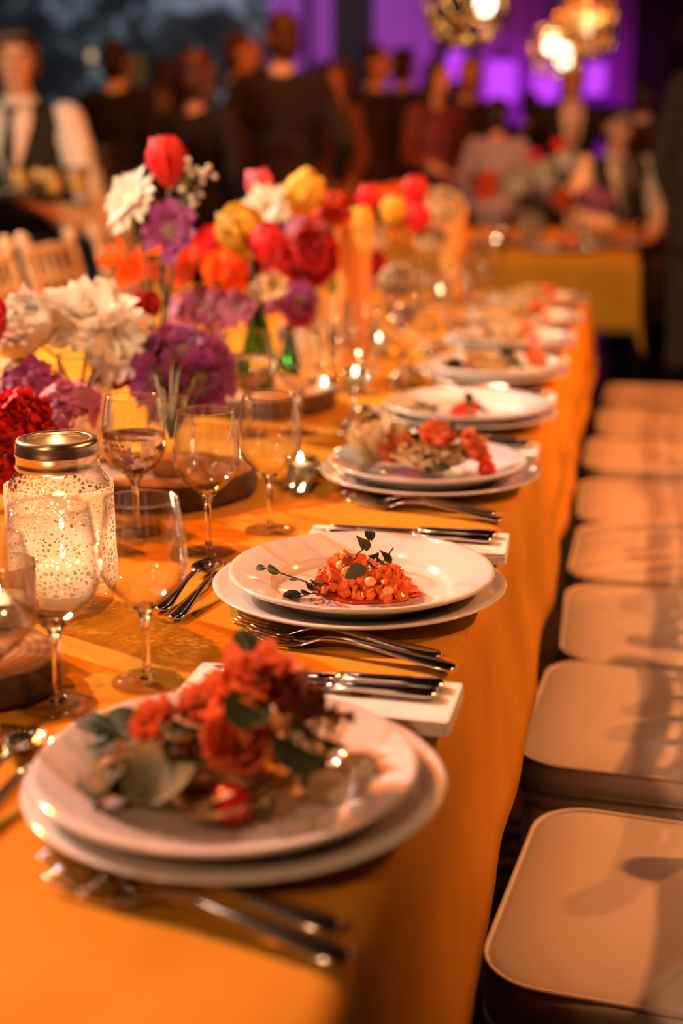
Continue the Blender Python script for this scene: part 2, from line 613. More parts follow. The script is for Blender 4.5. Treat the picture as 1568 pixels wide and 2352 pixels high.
def drape(px0, px1, label, Y=13.0):
    a, b = aty(px0, 200, Y).x, aty(px1, 200, Y).x
    mb = MB()
    n = max(10, int((b - a) / 0.03))
    vs = []
    for i in range(n + 1):
        x = a + (b - a) * i / n
        y = Y + 0.035 * math.sin(x * 38) + 0.015 * math.sin(x * 91)
        for z in (0.03, 1.5, 3.0, RZ - 0.05):
            vs.append((x, y, z))
    fs = [(i * 4 + k, i * 4 + 4 + k, i * 4 + 5 + k, i * 4 + 1 + k) for i in range(n) for k in range(3)]
    mb.add(vs, fs)
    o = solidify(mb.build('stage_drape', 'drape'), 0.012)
    return tag(o, label, 'curtain', 'white drapes under purple light')


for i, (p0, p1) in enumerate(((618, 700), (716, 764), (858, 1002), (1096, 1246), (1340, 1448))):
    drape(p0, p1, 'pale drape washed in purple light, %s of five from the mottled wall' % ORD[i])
for i, (p0, p1) in enumerate(((764, 858), (1002, 1096), (1448, 1540))):      # dark pilasters between the drapes
    a, b = aty(p0, 200, 13.1).x, aty(p1, 200, 13.1).x
    struct('pillar_%d' % (i + 1), MB().box(((a + b) / 2, 13.1, RZ / 2), (b - a, 0.2, RZ)), 'wall_dark')
for i, px in enumerate((930, 1170, 1390, 700)):
    q = aty(px, 200, 12.3)
    spot('purple_uplight', (q.x, 11.9, 0.25), (q.x, 13.0, 2.0), (40, 52, 44, 24)[i], (0.42, 0.01, 0.9) if i else (0.7, 0.04, 0.7), 70, 0.05)


def purple_lantern(px, py, label, Y=12.6, s=1.0):
    q = aty(px, py, Y)
    t = thing('wall_lantern', label, 'lantern', (q.x, Y, q.z - 0.17 * s), 0, 'purple glowing wall lanterns')
    MB().lathe([(0, 0.0), (0.11 * s, 0.0), (0.125 * s, 0.06 * s), (0.125 * s, 0.28 * s), (0.105 * s, 0.34 * s), (0, 0.34 * s)], 16).build('glass_shade', 'lantern_glow', t)
    MB().lathe([(0, 0.34 * s), (0.11 * s, 0.34 * s), (0.05 * s, 0.40 * s), (0.012, 0.42 * s), (0, 0.42 * s)], 16).build('cap', 'lantern_frame', t)
    MB().lathe([(0, -0.03 * s), (0.08 * s, -0.03 * s), (0.115 * s, 0.0), (0, 0.001)], 16).build('base', 'lantern_frame', t)
    MB().tube([(0, 0, 0.42 * s), (0, 0.2, 0.46 * s), (0, 13.0 - Y + 0.05, 0.3 * s)], 0.012, 6).build('bracket', 'lantern_frame', t)


for i, (x, y, s) in enumerate(((1050, 152, 0.7), (1150, 188, 1.0), (1254, 190, 0.85), (1364, 182, 0.75))):
    purple_lantern(x, y, 'glowing purple wall lantern, %s in the row before the drapes' % ORD[i], s=s)

# wall light with two bulbs on the mottled wall
q = aty(240, 128, 12.4)
t = thing('wall_sconce', 'two-bulb wall light glowing on the dark mottled wall', 'wall light', (q.x, 12.4, q.z - 0.1))
MB().box((0, 0.76, 0.0), (0.2, 0.06, 0.3)).build('backplate', 'brass', t, False)
for dx, r in ((-0.12, 0.035), (0.05, 0.075)):
    MB().tube([(0, 0.76, -0.05), (dx * 0.6, 0.2, -0.12), (dx, 0, -0.04), (dx, 0, 0.03)], 0.012, 6).build('arm', 'brass', t)
    MB().ell((dx, 0, 0.1), (r, r, r * 1.1)).build('bulb', emat('wall_bulb_%d' % int(r * 1000), (1.0, 0.62, 0.34), 2.2 if r > 0.05 else 0.9), t)
spot('mural_wash', (-4.0, 9.5, 4.5), (-4.6, 13.2, 2.4), 480, (0.75, 0.85, 1.0), 95, 0.2)


# ------------------------------------------------------------------ pendants
def pendant(px, py, Y, R, hgt, label, sides=6, bulbs=((0, 0, 0),), power=12, flat=False, glow='bulb'):
    q = aty(px, py, Y)
    t = thing('pendant_lamp', label, 'pendant lamp', (q.x, Y, q.z), 0.3, 'wire cage pendant lamps')
    rings = [(R * 0.55, -hgt / 2), (R, -hgt * 0.18), (R, hgt * 0.22), (R * 0.35, hgt / 2)] if not flat else [(R * 0.82, -hgt / 2), (R, -hgt * 0.3), (R * 0.95, hgt * 0.3), (R * 0.5, hgt / 2)]
    P = [[Vector((r * math.cos(2 * PI * (i + 0.5 * (k % 2)) / sides), r * math.sin(2 * PI * (i + 0.5 * (k % 2)) / sides), z)) for i in range(sides)] for k, (r, z) in enumerate(rings)]
    for k in range(4):
        mb = MB()
        for i in range(sides):
            mb.tube([P[k][i], P[k][(i + 1) % sides]], 0.007, 6)
        mb.build('cage_ring', 'brass', t)
    mb = MB()
    for k in range(3):
        for i in range(sides):
            mb.tube([P[k][i], P[k + 1][i if k % 2 == 0 else (i + 1) % sides]], 0.006, 6)
            mb.tube([P[k][i], P[k + 1][(i - 1) % sides if k % 2 == 0 else i]], 0.006, 6)
    mb.build('cage_struts', 'brass', t)
    if flat:                                                # close vertical slats of the drum shade
        sl = MB().box((0, 0, 0), (0.004, 0.012, hgt * 0.78)).mesh('slat', 'brass', False)
        for k in range(26):
            put('slat', sl, t, Matrix.Rotation(2 * PI * k / 26, 4, 'Z') @ Matrix.Translation((R * 0.97, 0, 0)))
    MB().lathe([(0, hgt / 2 - 0.05), (0.028, hgt / 2 - 0.05), (0.028, hgt / 2 + 0.02), (0.008, hgt / 2 + 0.05), (0, hgt / 2 + 0.05)], 12).build('socket', 'brass', t)
    MB().tube([(0, 0, hgt / 2 + 0.04), (0, 0, RZ - q.z)], 0.004, 6).build('cord', 'cord', t)
    for b in bulbs:
        bo = MB().lathe([(0, -0.05), (0.022, -0.042), (0.034, -0.015), (0.030, 0.02), (0.014, 0.05), (0, 0.055)], 14, b).build('bulb', glow, t)
    point('pendant_light', (q.x, Y, q.z), power, (1.0, 0.66, 0.36), 0.05)


pendant(1068, 15, 5.2, 0.145, 0.24, 'brass wire cage pendant, highest one, above the white-flowered table end', 6, ((0.07, 0, 0.02),), 1.2)
pendant(1280, 112, 6.6, 0.125, 0.23, 'small brass cage pendant with two bright bulbs beside the wider cage', 6, ((-0.03, 0, 0.03), (0.035, 0.02, -0.03)), 1.6)
pendant(1352, 40, 7.4, 0.135, 0.33, 'tall drum-shaped brass cage pendant behind the small bright cage', 10, ((0.0, 0, -0.04),), 3.5, True, 'bulb_dim')


# ------------------------------------------------------------------ tables and cloths
TABZ = 0.75


def table(xl, xr, y0, y1, label, clabel, drop=0.21, flare=0.035, seed=0, colw=None, dropn=0.21):
    t = thing('banquet_table', label, 'table', ((xl + xr) / 2, (y0 + y1) / 2, 0), 0, 'long banquet tables')
    w, l = xr - xl - 0.03, y1 - y0 - 0.03
    MB().box((0, 0, TABZ - 0.025), (w, l, 0.03)).build('table_top', 'table_wood', t, False)
    for sx in (-1, 1):
        for sy in (-1, 1):
            x, y = sx * (w / 2 - 0.22), sy * (l / 2 - 0.35)
            MB().tube([(x, y, 0), (x, y, TABZ - 0.04)], 0.017, 8).build('leg', 'metal_dark', t)
    # cloth: profile across x as (x offset, z, hang 0..1)
    prof = []
    rad = 0.022

    def side(sgn, edge):
        out = []
        for k in range(9):
            h = 1 - k / 8
            out.append((edge + sgn * (rad * 0.35 + flare * h ** 1.2), TABZ - rad - (drop - rad) * h, h))
        for k in range(1, 6):
            a = PI / 2 * k / 6
            out.append((edge - sgn * rad * (1 - math.cos(a)) + sgn * rad * 0.35 * (1 - k / 6), TABZ - rad + rad * math.sin(a), 0.0))
        return out
    L = side(-1, xl)
    R = side(1, xr)
    nx = 26
    flat = [(xl + rad + (xr - xl - 2 * rad) * i / nx, TABZ, 0.0) for i in range(nx + 1)]
    prof = L + flat + R[::-1]
    ny = int((y1 - y0) / 0.02)
    vs, fs = [], []
    rows = []
    for k in range(7):                                     # near end hang
        h = 1 - k / 6
        rows.append((y0 - 0.012 - 0.02 * h, -dropn * h))
    for j in range(ny + 1):
        rows.append((y0 + (y1 - y0) * j / ny, 0.0))
    for k in range(1, 7):
        h = k / 6
        rows.append((y1 + 0.012 + 0.03 * h, -dropn * h))
    for (y, dz) in rows:
        for (x, z, h) in prof:
            nz = noise.noise(Vector((x * 5 + seed, y * 4.0, 0.3))) * 0.0012 + noise.noise(Vector((x * 14, y * 11 + seed, 1.7))) * 0.0006
            ox = 0.0
            if h > 0 or z < TABZ - 0.001:
                s = 1 if x > (xl + xr) / 2 else -1
                fold = 0.0035 * math.sin(y * 9.5 + seed + 1.3 * math.sin(y * 3.1)) + 0.0015 * math.sin(y * 23 + seed * 2)
                ox = s * (fold * h + 0.004 * noise.noise(Vector((y * 6, h * 3, seed))))
                nz = 0.006 * h * math.sin(y * 17 + seed)
            zz = min(z, TABZ + dz) if dz < 0 and h == 0 else z + (dz * (1 - h) if dz < 0 else 0)
            vs.append((x + ox, y + (0.01 * math.sin(x * 14 + seed) * (-dz) / max(dropn, 0.01)), zz + 0.002 + nz))
    m = len(prof)
    for j in range(len(rows) - 1):
        for i in range(m - 1):
            fs.append((j * m + i, j * m + i + 1, (j + 1) * m + i + 1, (j + 1) * m + i))
    o = MB().add(vs, fs).build('tablecloth', 'cloth')
    solidify(o, 0.0012, -1.0)
    tag(o, clabel, 'tablecloth', 'burlap tablecloths')


TXL, TXR = -1.42, -0.137
table(TXL, TXR, -0.35, 4.42, 'long banquet table under the burlap cloth, set with eight starters', 'tan burlap cloth draped over the long table with the starters')
table(-1.40, 0.02, 5.85, 7.55, 'second banquet table behind the long one, under a tan cloth', 'tan cloth on the second table, below the hanging cage lamps', seed=3.0, drop=0.4, dropn=0.30)


# ------------------------------------------------------------------ chairs
def rrect(hx, hy, r, n=6, front=1.0):
    pts = []
    for cx, cy, a0 in ((hx - r, hy - r, 0), (-hx + r, hy - r, PI / 2), (-hx + r, -hy + r, PI), (hx - r, -hy + r, 1.5 * PI)):
        for k in range(n + 1):
            a = a0 + PI / 2 * k / n
            pts.append((cx + r * math.cos(a), cy + r * math.sin(a)))
    return pts


def make_chair(label):
    t = thing('chiavari_chair', label, 'chair', (0, 0, 0), 0, 'chairs on the aisle side of the long table')
    W2, D2 = 0.186, 0.20                                     # half width (y), half depth (x); front faces -x
    zs = 0.425
    seat = MB()
    o0, o1 = rrect(D2, W2, 0.05), rrect(D2 - 0.006, W2 - 0.006, 0.045)
    n = len(o0)
    vs = [(x, y, zs - 0.022) for x, y in o1] + [(x, y, zs - 0.016) for x, y in o0] + [(x, y, zs - 0.006) for x, y in o0] + [(x, y, zs) for x, y in o1]
    fs = [(k * n + i, k * n + (i + 1) % n, (k + 1) * n + (i + 1) % n, (k + 1) * n + i) for k in range(3) for i in range(n)] + [tuple(range(n))[::-1], tuple(3 * n + i for i in range(n))]
    seat.add(vs, fs).build('seat', 'chair', t)
    # cushion
    loops = []
    for (ins, z) in ((0.012, zs + 0.001), (0.0, zs + 0.010), (-0.004, zs + 0.024), (0.002, zs + 0.040), (0.014, zs + 0.0455), (0.06, zs + 0.051), (0.12, zs + 0.053)):
        loops.append([(x, y, z) for x, y in rrect(D2 + 0.004 - ins, W2 + 0.003 - ins, max(0.02, 0.062 - ins * 0.5), 7)])
    n = len(loops[0])
    vs = [p for lp in loops for p in lp]
    fs = [(k * n + i, k * n + (i + 1) % n, (k + 1) * n + (i + 1) % n, (k + 1) * n + i) for k in range(len(loops) - 1) for i in range(n)]
    fs += [tuple(range(n))[::-1], tuple((len(loops) - 1) * n + i for i in range(n))]
    cu = MB().add(vs, fs).build('cushion', 'cushion', t)
    for (ins, z, r) in ((0.003, zs + 0.042, 0.0032), (0.002, zs + 0.008, 0.0028)):
        MB().tube([(x, y, z) for x, y in rrect(D2 + 0.004 - ins, W2 + 0.003 - ins, 0.06, 7)], r, 6, closed=True).build('piping', 'piping', cu)
    # legs
    for sx in (-1, 1):
        for sy in (-1, 1):
            x, y = sx * (D2 - 0.03), sy * (W2 - 0.025)
            pts, rad = [], []
            for z, r in ((0, 0.013), (0.08, 0.015), (0.10, 0.019), (0.12, 0.015), (0.24, 0.017), (0.26, 0.021), (0.28, 0.017), (0.38, 0.018), (zs - 0.02, 0.018)):
                pts.append((x + sx * 0.02 * (1 - z / 0.42), y + sy * 0.012 * (1 - z / 0.42), z))
                rad.append(r)
            MB().tube(pts, rad, 10).build('leg', 'chair', t)
    for z, in ((0.15,), (0.24,)):
        for sy in (-1, 1):
            MB().tube([(-D2 + 0.03, sy * (W2 - 0.02), z), (D2 - 0.03, sy * (W2 - 0.02), z)], 0.008, 8).build('stretcher', 'chair', t)
    MB().tube([(-D2 + 0.03, -W2 + 0.02, 0.2), (-D2 + 0.03, W2 - 0.02, 0.2)], 0.008, 8).build('stretcher', 'chair', t)

    def bx(z):
        return D2 - 0.02 + 0.10 * max(0, (z - zs) / 0.5) ** 1.3
    for sy in (-1, 1):
        pts, rad = [], []
        for z, r in ((zs - 0.02, 0.016), (0.55, 0.016), (0.56, 0.019), (0.57, 0.016), (0.80, 0.015), (0.88, 0.015), (0.895, 0.012), (0.905, 0.020), (0.925, 0.021), (0.94, 0.012), (0.945, 0.004)):
            pts.append((bx(z), sy * (W2 - 0.02 + 0.02 * (z - zs)), z))
            rad.append(r)
        MB().tube(pts, rad, 10).build('back_post', 'chair', t)
    for z, r in ((0.885, 0.014), (0.80, 0.012), (0.56, 0.012)):
        bow = 0.012
        pts = [(bx(z) + bow * (1 - (k / 4 - 1) ** 2), (W2 - 0.02 + 0.02 * (z - zs)) * (k / 4 - 1), z) for k in range(9)]
        MB().tube(pts, r, 8).build('back_rail', 'chair', t)
    for k in range(5):
        yy = (k - 2) * 0.062
        pts, rad = [], []
        for z, r in ((0.56, 0.008), (0.66, 0.009), (0.68, 0.011), (0.70, 0.009), (0.80, 0.008), (0.885, 0.008)):
            pts.append((bx(z) + 0.010, yy, z))
            rad.append(r)
        MB().tube(pts, rad, 8).build('spindle', 'chair', t)
    return t


CH = [(0.108, 1.322, -6), (0.098, 1.81, -4), (0.12, 2.20, 1), (0.118, 2.60, -1), (0.112, 2.99, 2), (0.112, 3.46, 0), (0.128, 3.87, 1), (0.138, 4.29, -1)]
chair0 = None
for i, (x, y, r) in enumerate(CH):
    lab = 'cream chair with ivory seat cushion, %s along the aisle side of the table' % ORD[i]
    if chair0 is None:
        chair0 = make_chair(lab)
        chair0.location = (x, y, 0)
        chair0.rotation_euler = (0, 0, math.radians(r))
    else:
        dup(chair0, (x, y, 0), math.radians(r), lab)
for i, (x, y) in enumerate(((-1.47, 3.62), (-1.47, 4.12), (-1.45, 4.62))):
    dup(chair0, (x, y, 0), PI + 0.05 * (i - 1), ['cream chair cut by the picture edge, in front of the waiter',
        'cream chair across the table from the diners, behind the clear bottle', 'cream chair across the table, tucked behind the orange poppies'][i], 'chairs on the far side of the long table')


# ------------------------------------------------------------------ place settings
PX = -0.262
PY = [0.909, 1.386, 1.909, 2.352, 2.80, 3.20, 3.60, 4.02]
FOOD = ['salmon rose salad', 'tomato tartare', 'salmon pastry basket', 'tomato and pale sprouts', 'dark-leaf pastry salad', 'sixth starter', 'seventh starter', 'last starter']
TOP = TABZ + 0.0035


def where(i):
    return 'at the %s place setting' % ORD[i]


def plate_mesh(name, R, rimz):
    k = R / 0.15
    z = rimz / 0.022
    prof = [(0.0001, 0.002), (0.088 * k, 0.002), (0.092 * k, 0.0), (0.098 * k, 0.0005), (0.103 * k, 0.004 * z), (0.125 * k, 0.0115 * z), (0.146 * k, 0.0185 * z), (0.1495 * k, 0.0202 * z), (0.1502 * k, 0.0215 * z),
            (0.1488 * k, 0.0228 * z), (0.144 * k, 0.0224 * z), (0.125 * k, 0.0160 * z), (0.104 * k, 0.0112 * z), (0.1015 * k, 0.0100 * z), (0.099 * k, 0.0070 * z), (0.095 * k, 0.0056), (0.05 * k, 0.0052), (0.0001, 0.005)]
    return MB().lathe(prof, 72).mesh(name, 'porcelain')


charger_me = plate_mesh('charger_plate', 0.152, 0.020)
plate_me = plate_mesh('dinner_plate', 0.138, 0.0275)
PLATEZ = TOP + 0.0055
FOODZ = PLATEZ + 0.0056

NAPW, NAPL = 0.088, 0.235
nap = MB()
for k in range(4):                                          # folded layers of the napkin
    z0, z1 = 0.0032 * k, 0.0032 * k + 0.0029
    ins = 0.0010 * (k % 2)
    lp = rrect(NAPL / 2 - ins, NAPW / 2 - ins, 0.003, 2)
    m = len(lp)
    nap.add([(x, y, z0) for x, y in lp] + [(x * 1.004, y * 1.01, (z0 + z1) / 2) for x, y in lp] + [(x, y, z1) for x, y in lp],
            [(i, (i + 1) % m, m + (i + 1) % m, m + i) for i in range(m)] + [(m + i, m + (i + 1) % m, 2 * m + (i + 1) % m, 2 * m + i) for i in range(m)] + [tuple(range(m))[::-1], tuple(2 * m + i for i in range(m))])
nap_me = nap.mesh('folded_napkin', 'napkin', False)
NAPH = 0.0125


def strip(sections, n=10):
    """closed body along x from (x, y, z, half width, half thickness) sections"""
    vs, fs = [], []
    for (x, y, z, w, h) in sections:
        for k in range(n):
            a = 2 * PI * k / n
            c, s = math.cos(a), math.sin(a)
            vs.append((x, y + w * abs(c) ** 0.8 * (1 if c > 0 else -1), z + h * abs(s) ** 0.8 * (1 if s > 0 else -1)))
    m = len(sections)
    for j in range(m - 1):
        for k in range(n):
            l = (k + 1) % n
            fs.append((j * n + k, j * n + l, (j + 1) * n + l, (j + 1) * n + k))
    fs += [tuple(range(n))[::-1], tuple((m - 1) * n + k for k in range(n))]
    return vs, fs


def build_fork(label, group, s=1.0):
    t = thing('table_fork', label, 'fork', group=group)
    # handle end at +x, tines towards -x; rests on handle end and tine tips
    sec = [(0.100, 0, 0.0035, 0.001, 0.0006), (0.0985, 0, 0.0035, 0.0065, 0.0016), (0.094, 0, 0.0037, 0.0095, 0.0021), (0.085, 0, 0.0042, 0.0105, 0.0023), (0.065, 0, 0.0062, 0.0085, 0.0021), (0.03, 0, 0.0102, 0.0052, 0.0019),
           (0.0, 0, 0.0130, 0.0036, 0.0020), (-0.02, 0, 0.0118, 0.0038, 0.0020), (-0.030, 0, 0.0085, 0.0062, 0.0016), (-0.038, 0, 0.0054, 0.0108, 0.0012), (-0.046, 0, 0.0034, 0.0125, 0.0010), (-0.055, 0, 0.0026, 0.0128, 0.0009), (-0.057, 0, 0.0026, 0.0126, 0.0007)]
    MB().add(*strip([(a * s, b, c, w * s, h) for a, b, c, w, h in sec])).build('handle', 'silver', t)
    for k in range(4):
        y = (k - 1.5) * 0.0070
        ts = [(-0.055, y, 0.0026, 0.0024, 0.0009), (-0.075, y, 0.0036, 0.0020, 0.0010), (-0.092, y * 0.97, 0.0062, 0.0017, 0.0010), (-0.100, y * 0.95, 0.0085, 0.0007, 0.0006)]
        MB().add(*strip([(a * s, b * s, c, w * s, h) for a, b, c, w, h in ts], 6)).build('tine', 'silver', t)
    return t


def build_knife(label, group):
    t = thing('table_knife', label, 'knife', group=group)
    sec = [(0.100, 0, 0.0045, 0.002, 0.001), (0.098, 0, 0.0045, 0.0085, 0.0032), (0.090, 0, 0.0046, 0.0105, 0.0042), (0.06, 0, 0.0046, 0.0085, 0.0042), (0.03, 0, 0.0046, 0.0070, 0.0040), (0.012, 0, 0.0046, 0.0075, 0.0040), (0.006, 0, 0.0046, 0.0055, 0.0030)]
    MB().add(*strip(sec)).build('handle', 'silver', t)
    bl = [(0.007, 0, 0.0042, 0.0050, 0.0012), (-0.01, 0.0, 0.0042, 0.0085, 0.0010), (-0.06, 0.0, 0.0042, 0.0095, 0.0008), (-0.09, 0.0015, 0.0042, 0.0075, 0.0007), (-0.104, 0.005, 0.0042, 0.0015, 0.0005)]
    MB().add(*strip(bl, 8)).build('blade', 'silver', t)
    return t


def build_spoon(label, group):
    t = thing('dessert_spoon', label, 'spoon', group=group)
    sec = [(0.085, 0, 0.0035, 0.001, 0.0006), (0.0835, 0, 0.0035, 0.0060, 0.0016), (0.079, 0, 0.0038, 0.0090, 0.0021), (0.070, 0, 0.0045, 0.0098, 0.0022), (0.045, 0, 0.0075, 0.0070, 0.0019), (0.01, 0, 0.0115, 0.0040, 0.0018), (-0.02, 0, 0.0125, 0.0034, 0.0018), (-0.035, 0, 0.0098, 0.0040, 0.0014)]
    MB().add(*strip(sec)).build('handle', 'silver', t)
    mb = MB()
    nu, nv = 12, 5
    vs = [(-0.058, 0, 0.0015)]
    for j in range(1, nv + 1):
        r = j / nv
        for i in range(nu):
            a = 2 * PI * i / nu
            vs.append((-0.058 + 0.0245 * r * math.cos(a), 0.0165 * r * math.sin(a), 0.0015 + 0.0075 * r * r))
    fs = [(0, 1 + i, 1 + (i + 1) % nu) for i in range(nu)] + [(1 + j * nu + i, 1 + (j + 1) * nu + i, 1 + (j + 1) * nu + (i + 1) % nu, 1 + j * nu + (i + 1) % nu) for j in range(nv - 1) for i in range(nu)]
    solidify(mb.add(vs, fs).build('bowl', 'silver', t), 0.001)
    return t


# wine glass
def glass_prof(hb=0.167, rm=0.0385, rr=0.0315):
    pts = []
    for k in range(15):
        u = k / 14
        z = 0.068 + (hb - 0.068) * u
        if u < 0.42:
            r = rm * math.sin(PI / 2 * (u / 0.42)) ** 0.72
        else:
            w = (u - 0.42) / 0.58
            r = rm + (rr - rm) * w ** 1.7
        pts.append((max(r, 0.0042), z))
    return pts


GP = glass_prof()
bowl_me = MB().lathe(GP, 40).mesh('bowl', 'glass_thin')
rim_me = MB().tube([(0.0315 * math.cos(2 * PI * k / 40), 0.0315 * math.sin(2 * PI * k / 40), 0.167) for k in range(40)], 0.00065, 6, closed=True).mesh('rim', 'glass')
stem_me = MB().lathe([(0.0001, 0.0035), (0.007, 0.0042), (0.0046, 0.008), (0.0036, 0.016), (0.0034, 0.045), (0.0042, 0.058), (0.0065, 0.066), (0.0105, 0.0705), (0.008, 0.0722), (0.0001, 0.0728)], 16).mesh('stem', 'glass')
foot_me = MB().lathe([(0.0001, 0.0004), (0.0300, 0.0004), (0.0315, 0.0011), (0.0310, 0.0018), (0.018, 0.0028), (0.008, 0.0042), (0.0001, 0.0046)], 36).mesh('foot', 'foot_glass')


def water_mesh(level):
    pr = [(0.0001, 0.0735)]
    for (r, z) in GP:
        if 0.074 < z < level:
            pr.append((r - 0.0009, z + 0.0004))
    r1 = pr[-1][0]
    for (a, b), (c, d) in zip(GP, GP[1:]):
        if b <= level <= d:
            r1 = a + (c - a) * (level - b) / (d - b) - 0.0009
    pr += [(r1, level), (0.0001, level)]
    return MB().lathe(pr, 40).mesh('water', 'water')


def wine_glass(x, y, label, s=1.0, water=None):
    t = thing('wine_glass', label, 'wine glass', (x, y, TOP), random.uniform(0, 3), 'wine glasses along the long table')
    t.scale = (s, s, s)
    put('bowl', bowl_me, t)
    put('rim', rim_me, t)
    put('stem', stem_me, t)
    put('foot', foot_me, t)
    if water:
        put('water', water_mesh(water), t)
    return t


fork_p = knife_p = spoon_p = None
for i, y in enumerate(PY):
    w = where(i)
    off = [(-0.006, -0.004), (0.002, 0.0), (-0.004, 0.006), (0, 0.003), (0.003, -0.002), (0, 0), (-0.003, 0.002), (0.002, 0)][i]
    tag(put('charger_plate', charger_me, loc=(PX, y, TOP)), 'wide white charger plate under the dinner plate %s' % w, 'plate', 'charger plates')
    tag(put('dinner_plate', plate_me, loc=(PX + off[0], y + off[1], PLATEZ)), 'white dinner plate holding the %s' % FOOD[i], 'plate', 'dinner plates')
    # forks on the near side of each plate
    for k, (dx, dy, rz) in enumerate(((0.004, -0.133, -15), (0.018, -0.161, -16))):
        jx, jy, jr = random.uniform(-0.004, 0.004), random.uniform(-0.003, 0.003), random.uniform(-2, 2)
        lab = 'steel %s fork %s, %s' % (('starter', 'main')[k], w, ('beside the plate', 'farther from the plate')[k])
        if fork_p is None:
            fork_p = build_fork(lab, 'table forks', 1.08)
            f = fork_p
        else:
            f = dup(fork_p, (0, 0, 0), 0, lab)
        f.location = (PX + dx + jx, y + dy + jy, TOP)
        f.rotation_euler = (0, 0, math.radians(rz + jr))
    nx, ny = PX + 0.020, y + 0.188
    n = tag(put('folded_napkin', nap_me, loc=(nx, ny, TOP)), 'folded white napkin under the knives %s' % w, 'napkin', 'folded napkins')
    n.rotation_euler = (0, 0, math.radians(random.uniform(-2, 2)))
    for k, dy in enumerate((0.024, 0.002)):
        lab = 'steel knife on the napkin %s, %s' % (w, ('farther from the plate', 'beside the plate')[k])
        if knife_p is None:
            knife_p = build_knife(lab, 'table knives')
            f = knife_p
        else:
            f = dup(knife_p, (0, 0, 0), 0, lab)
        f.location = (nx + 0.004 - 0.003 * k, ny + dy, TOP + NAPH)
        f.rotation_euler = (0, 0, math.radians(random.uniform(-1.2, 1.2)))
    # dessert spoon and fork above the plate
    for k, (dx, dy) in enumerate(((-0.184, -0.004), (-0.160, -0.020))):
        if k == 0:
            lab = 'dessert spoon lying behind the plate %s' % w
            if spoon_p is None:
                spoon_p = build_spoon(lab, 'dessert spoons')
                f = spoon_p
            else:
                f = dup(spoon_p, (0, 0, 0), 0, lab)
        else:
            f = dup(fork_p, (0, 0, 0), 0, 'dessert fork lying behind the plate %s' % w, 'dessert forks')
            f.scale = (0.85, 0.85, 1)
        f.location = (PX + dx, y + dy, TOP)
        f.rotation_euler = (0, 0, math.radians(-90 + random.uniform(-4, 4)))

GL = {0: [(-0.478, 0.972), (-0.457, 1.051), (-0.401, 1.117)], 1: [(-0.573, 1.579), (-0.464, 1.517), (-0.417, 1.621)], 2: [(-0.592, 2.17), (-0.515, 2.20), (-0.429, 2.216)]}
WN = ['beside the flowers', 'middle one', 'beside the plate']
for i, y in enumerate(PY):
    spots = GL.get(i, [(-0.560 + random.uniform(-0.02, 0.02), y + 0.27 + random.uniform(-0.02, 0.02)), (-0.485, y + 0.24 + random.uniform(-0.02, 0.02)), (-0.415, y + 0.285 + random.uniform(-0.02, 0.02))])
    for k, (x, yy) in enumerate(spots):
        wl = {(1, 0): 0.122, (2, 0): 0.128, (4, 1): 0.12}.get((i, k))
        lab = ('stemmed wine glass with water, %s %s' if wl else 'empty stemmed wine glass, %s %s') % (WN[k], where(i))
        wine_glass(x, yy, lab, 1.04 if i == 0 and k == 1 else 1.0, wl)


# ------------------------------------------------------------------ petals and leaves
def petal(name, L, W, th0, curl, cup, mat, nu=6, nv=6, a=0.6, b=0.35, ruffle=0.0, seed=0.0, r0=0.0, freq=7.0, vein=0.0):
    """curved sheet rising from the origin: tilts outwards (+y) by th0 degrees and bends by curl degrees along its length"""
    th0, curl = math.radians(th0), math.radians(curl)
    vm = a / (a + b)
    fm = vm ** a * (1 - vm) ** b
    vs, fs = [], []
    py, pz = r0, 0.0
    for j in range(nv + 1):
        v = j / nv
        th = th0 + curl * v
        if j:
            py += math.sin(th) * L / nv
            pz += math.cos(th) * L / nv
        vv = min(max(v, 0.03), 0.985)
        w = W / 2 * (vv ** a * (1 - vv) ** b) / fm
        for i in range(nu + 1):
            u = 2 * i / nu - 1
            o = -cup * u * u * w
            if ruffle:
                o += ruffle * L * (v ** 1.2) * (math.sin(freq * u + seed + 3 * v) * 0.5 + noise.noise(Vector((u * 2.2 + seed, v * 3, seed))) * 1.1)
            o += vein * L * abs(u) * (1 - v)
            rag = 1 + (0.10 * math.sin(freq * 2.3 * u + seed) * v if ruffle > 0.05 else 0)
            vs.append((u * w, py * (1 if j < nv else rag) + math.cos(th) * o, pz * (1 if j < nv else rag) - math.sin(th) * o))
    n = nu + 1
    for j in range(nv):
        for i in range(nu):
            fs.append((j * n + i, j * n + i + 1, (j + 1) * n + i + 1, (j + 1) * n + i))
    return MB().add(vs, fs).mesh(name, mat)


def axis_mtx(axis, spin=0.0):
    return Vector((0, 0, 1)).rotation_difference(Vector(axis).normalized()).to_matrix().to_4x4() @ Matrix.Rotation(spin, 4, 'Z')


PETALS = {}


def pm(key, make):
    if key not in PETALS:
        PETALS[key] = make()
    return PETALS[key]


def ring(root, head, axis, me_list, n, spin=0.0, scale=1.0, name='petal', jit=0.12, tilt=0.1, z=0.0):
    B = axis_mtx(axis)
    for k in range(n):
        m = (Matrix.Translation(head) @ B @ Matrix.Rotation(spin + 2 * PI * k / n + random.uniform(-jit, jit), 4, 'Z') @ Matrix.Rotation(random.uniform(-tilt, tilt), 4, 'X')
             @ Matrix.Translation((0, 0, z)) @ Matrix.Diagonal((*([scale * random.uniform(0.92, 1.08)] * 3), 1)))
        put(name, me_list[k % len(me_list)], root, m)


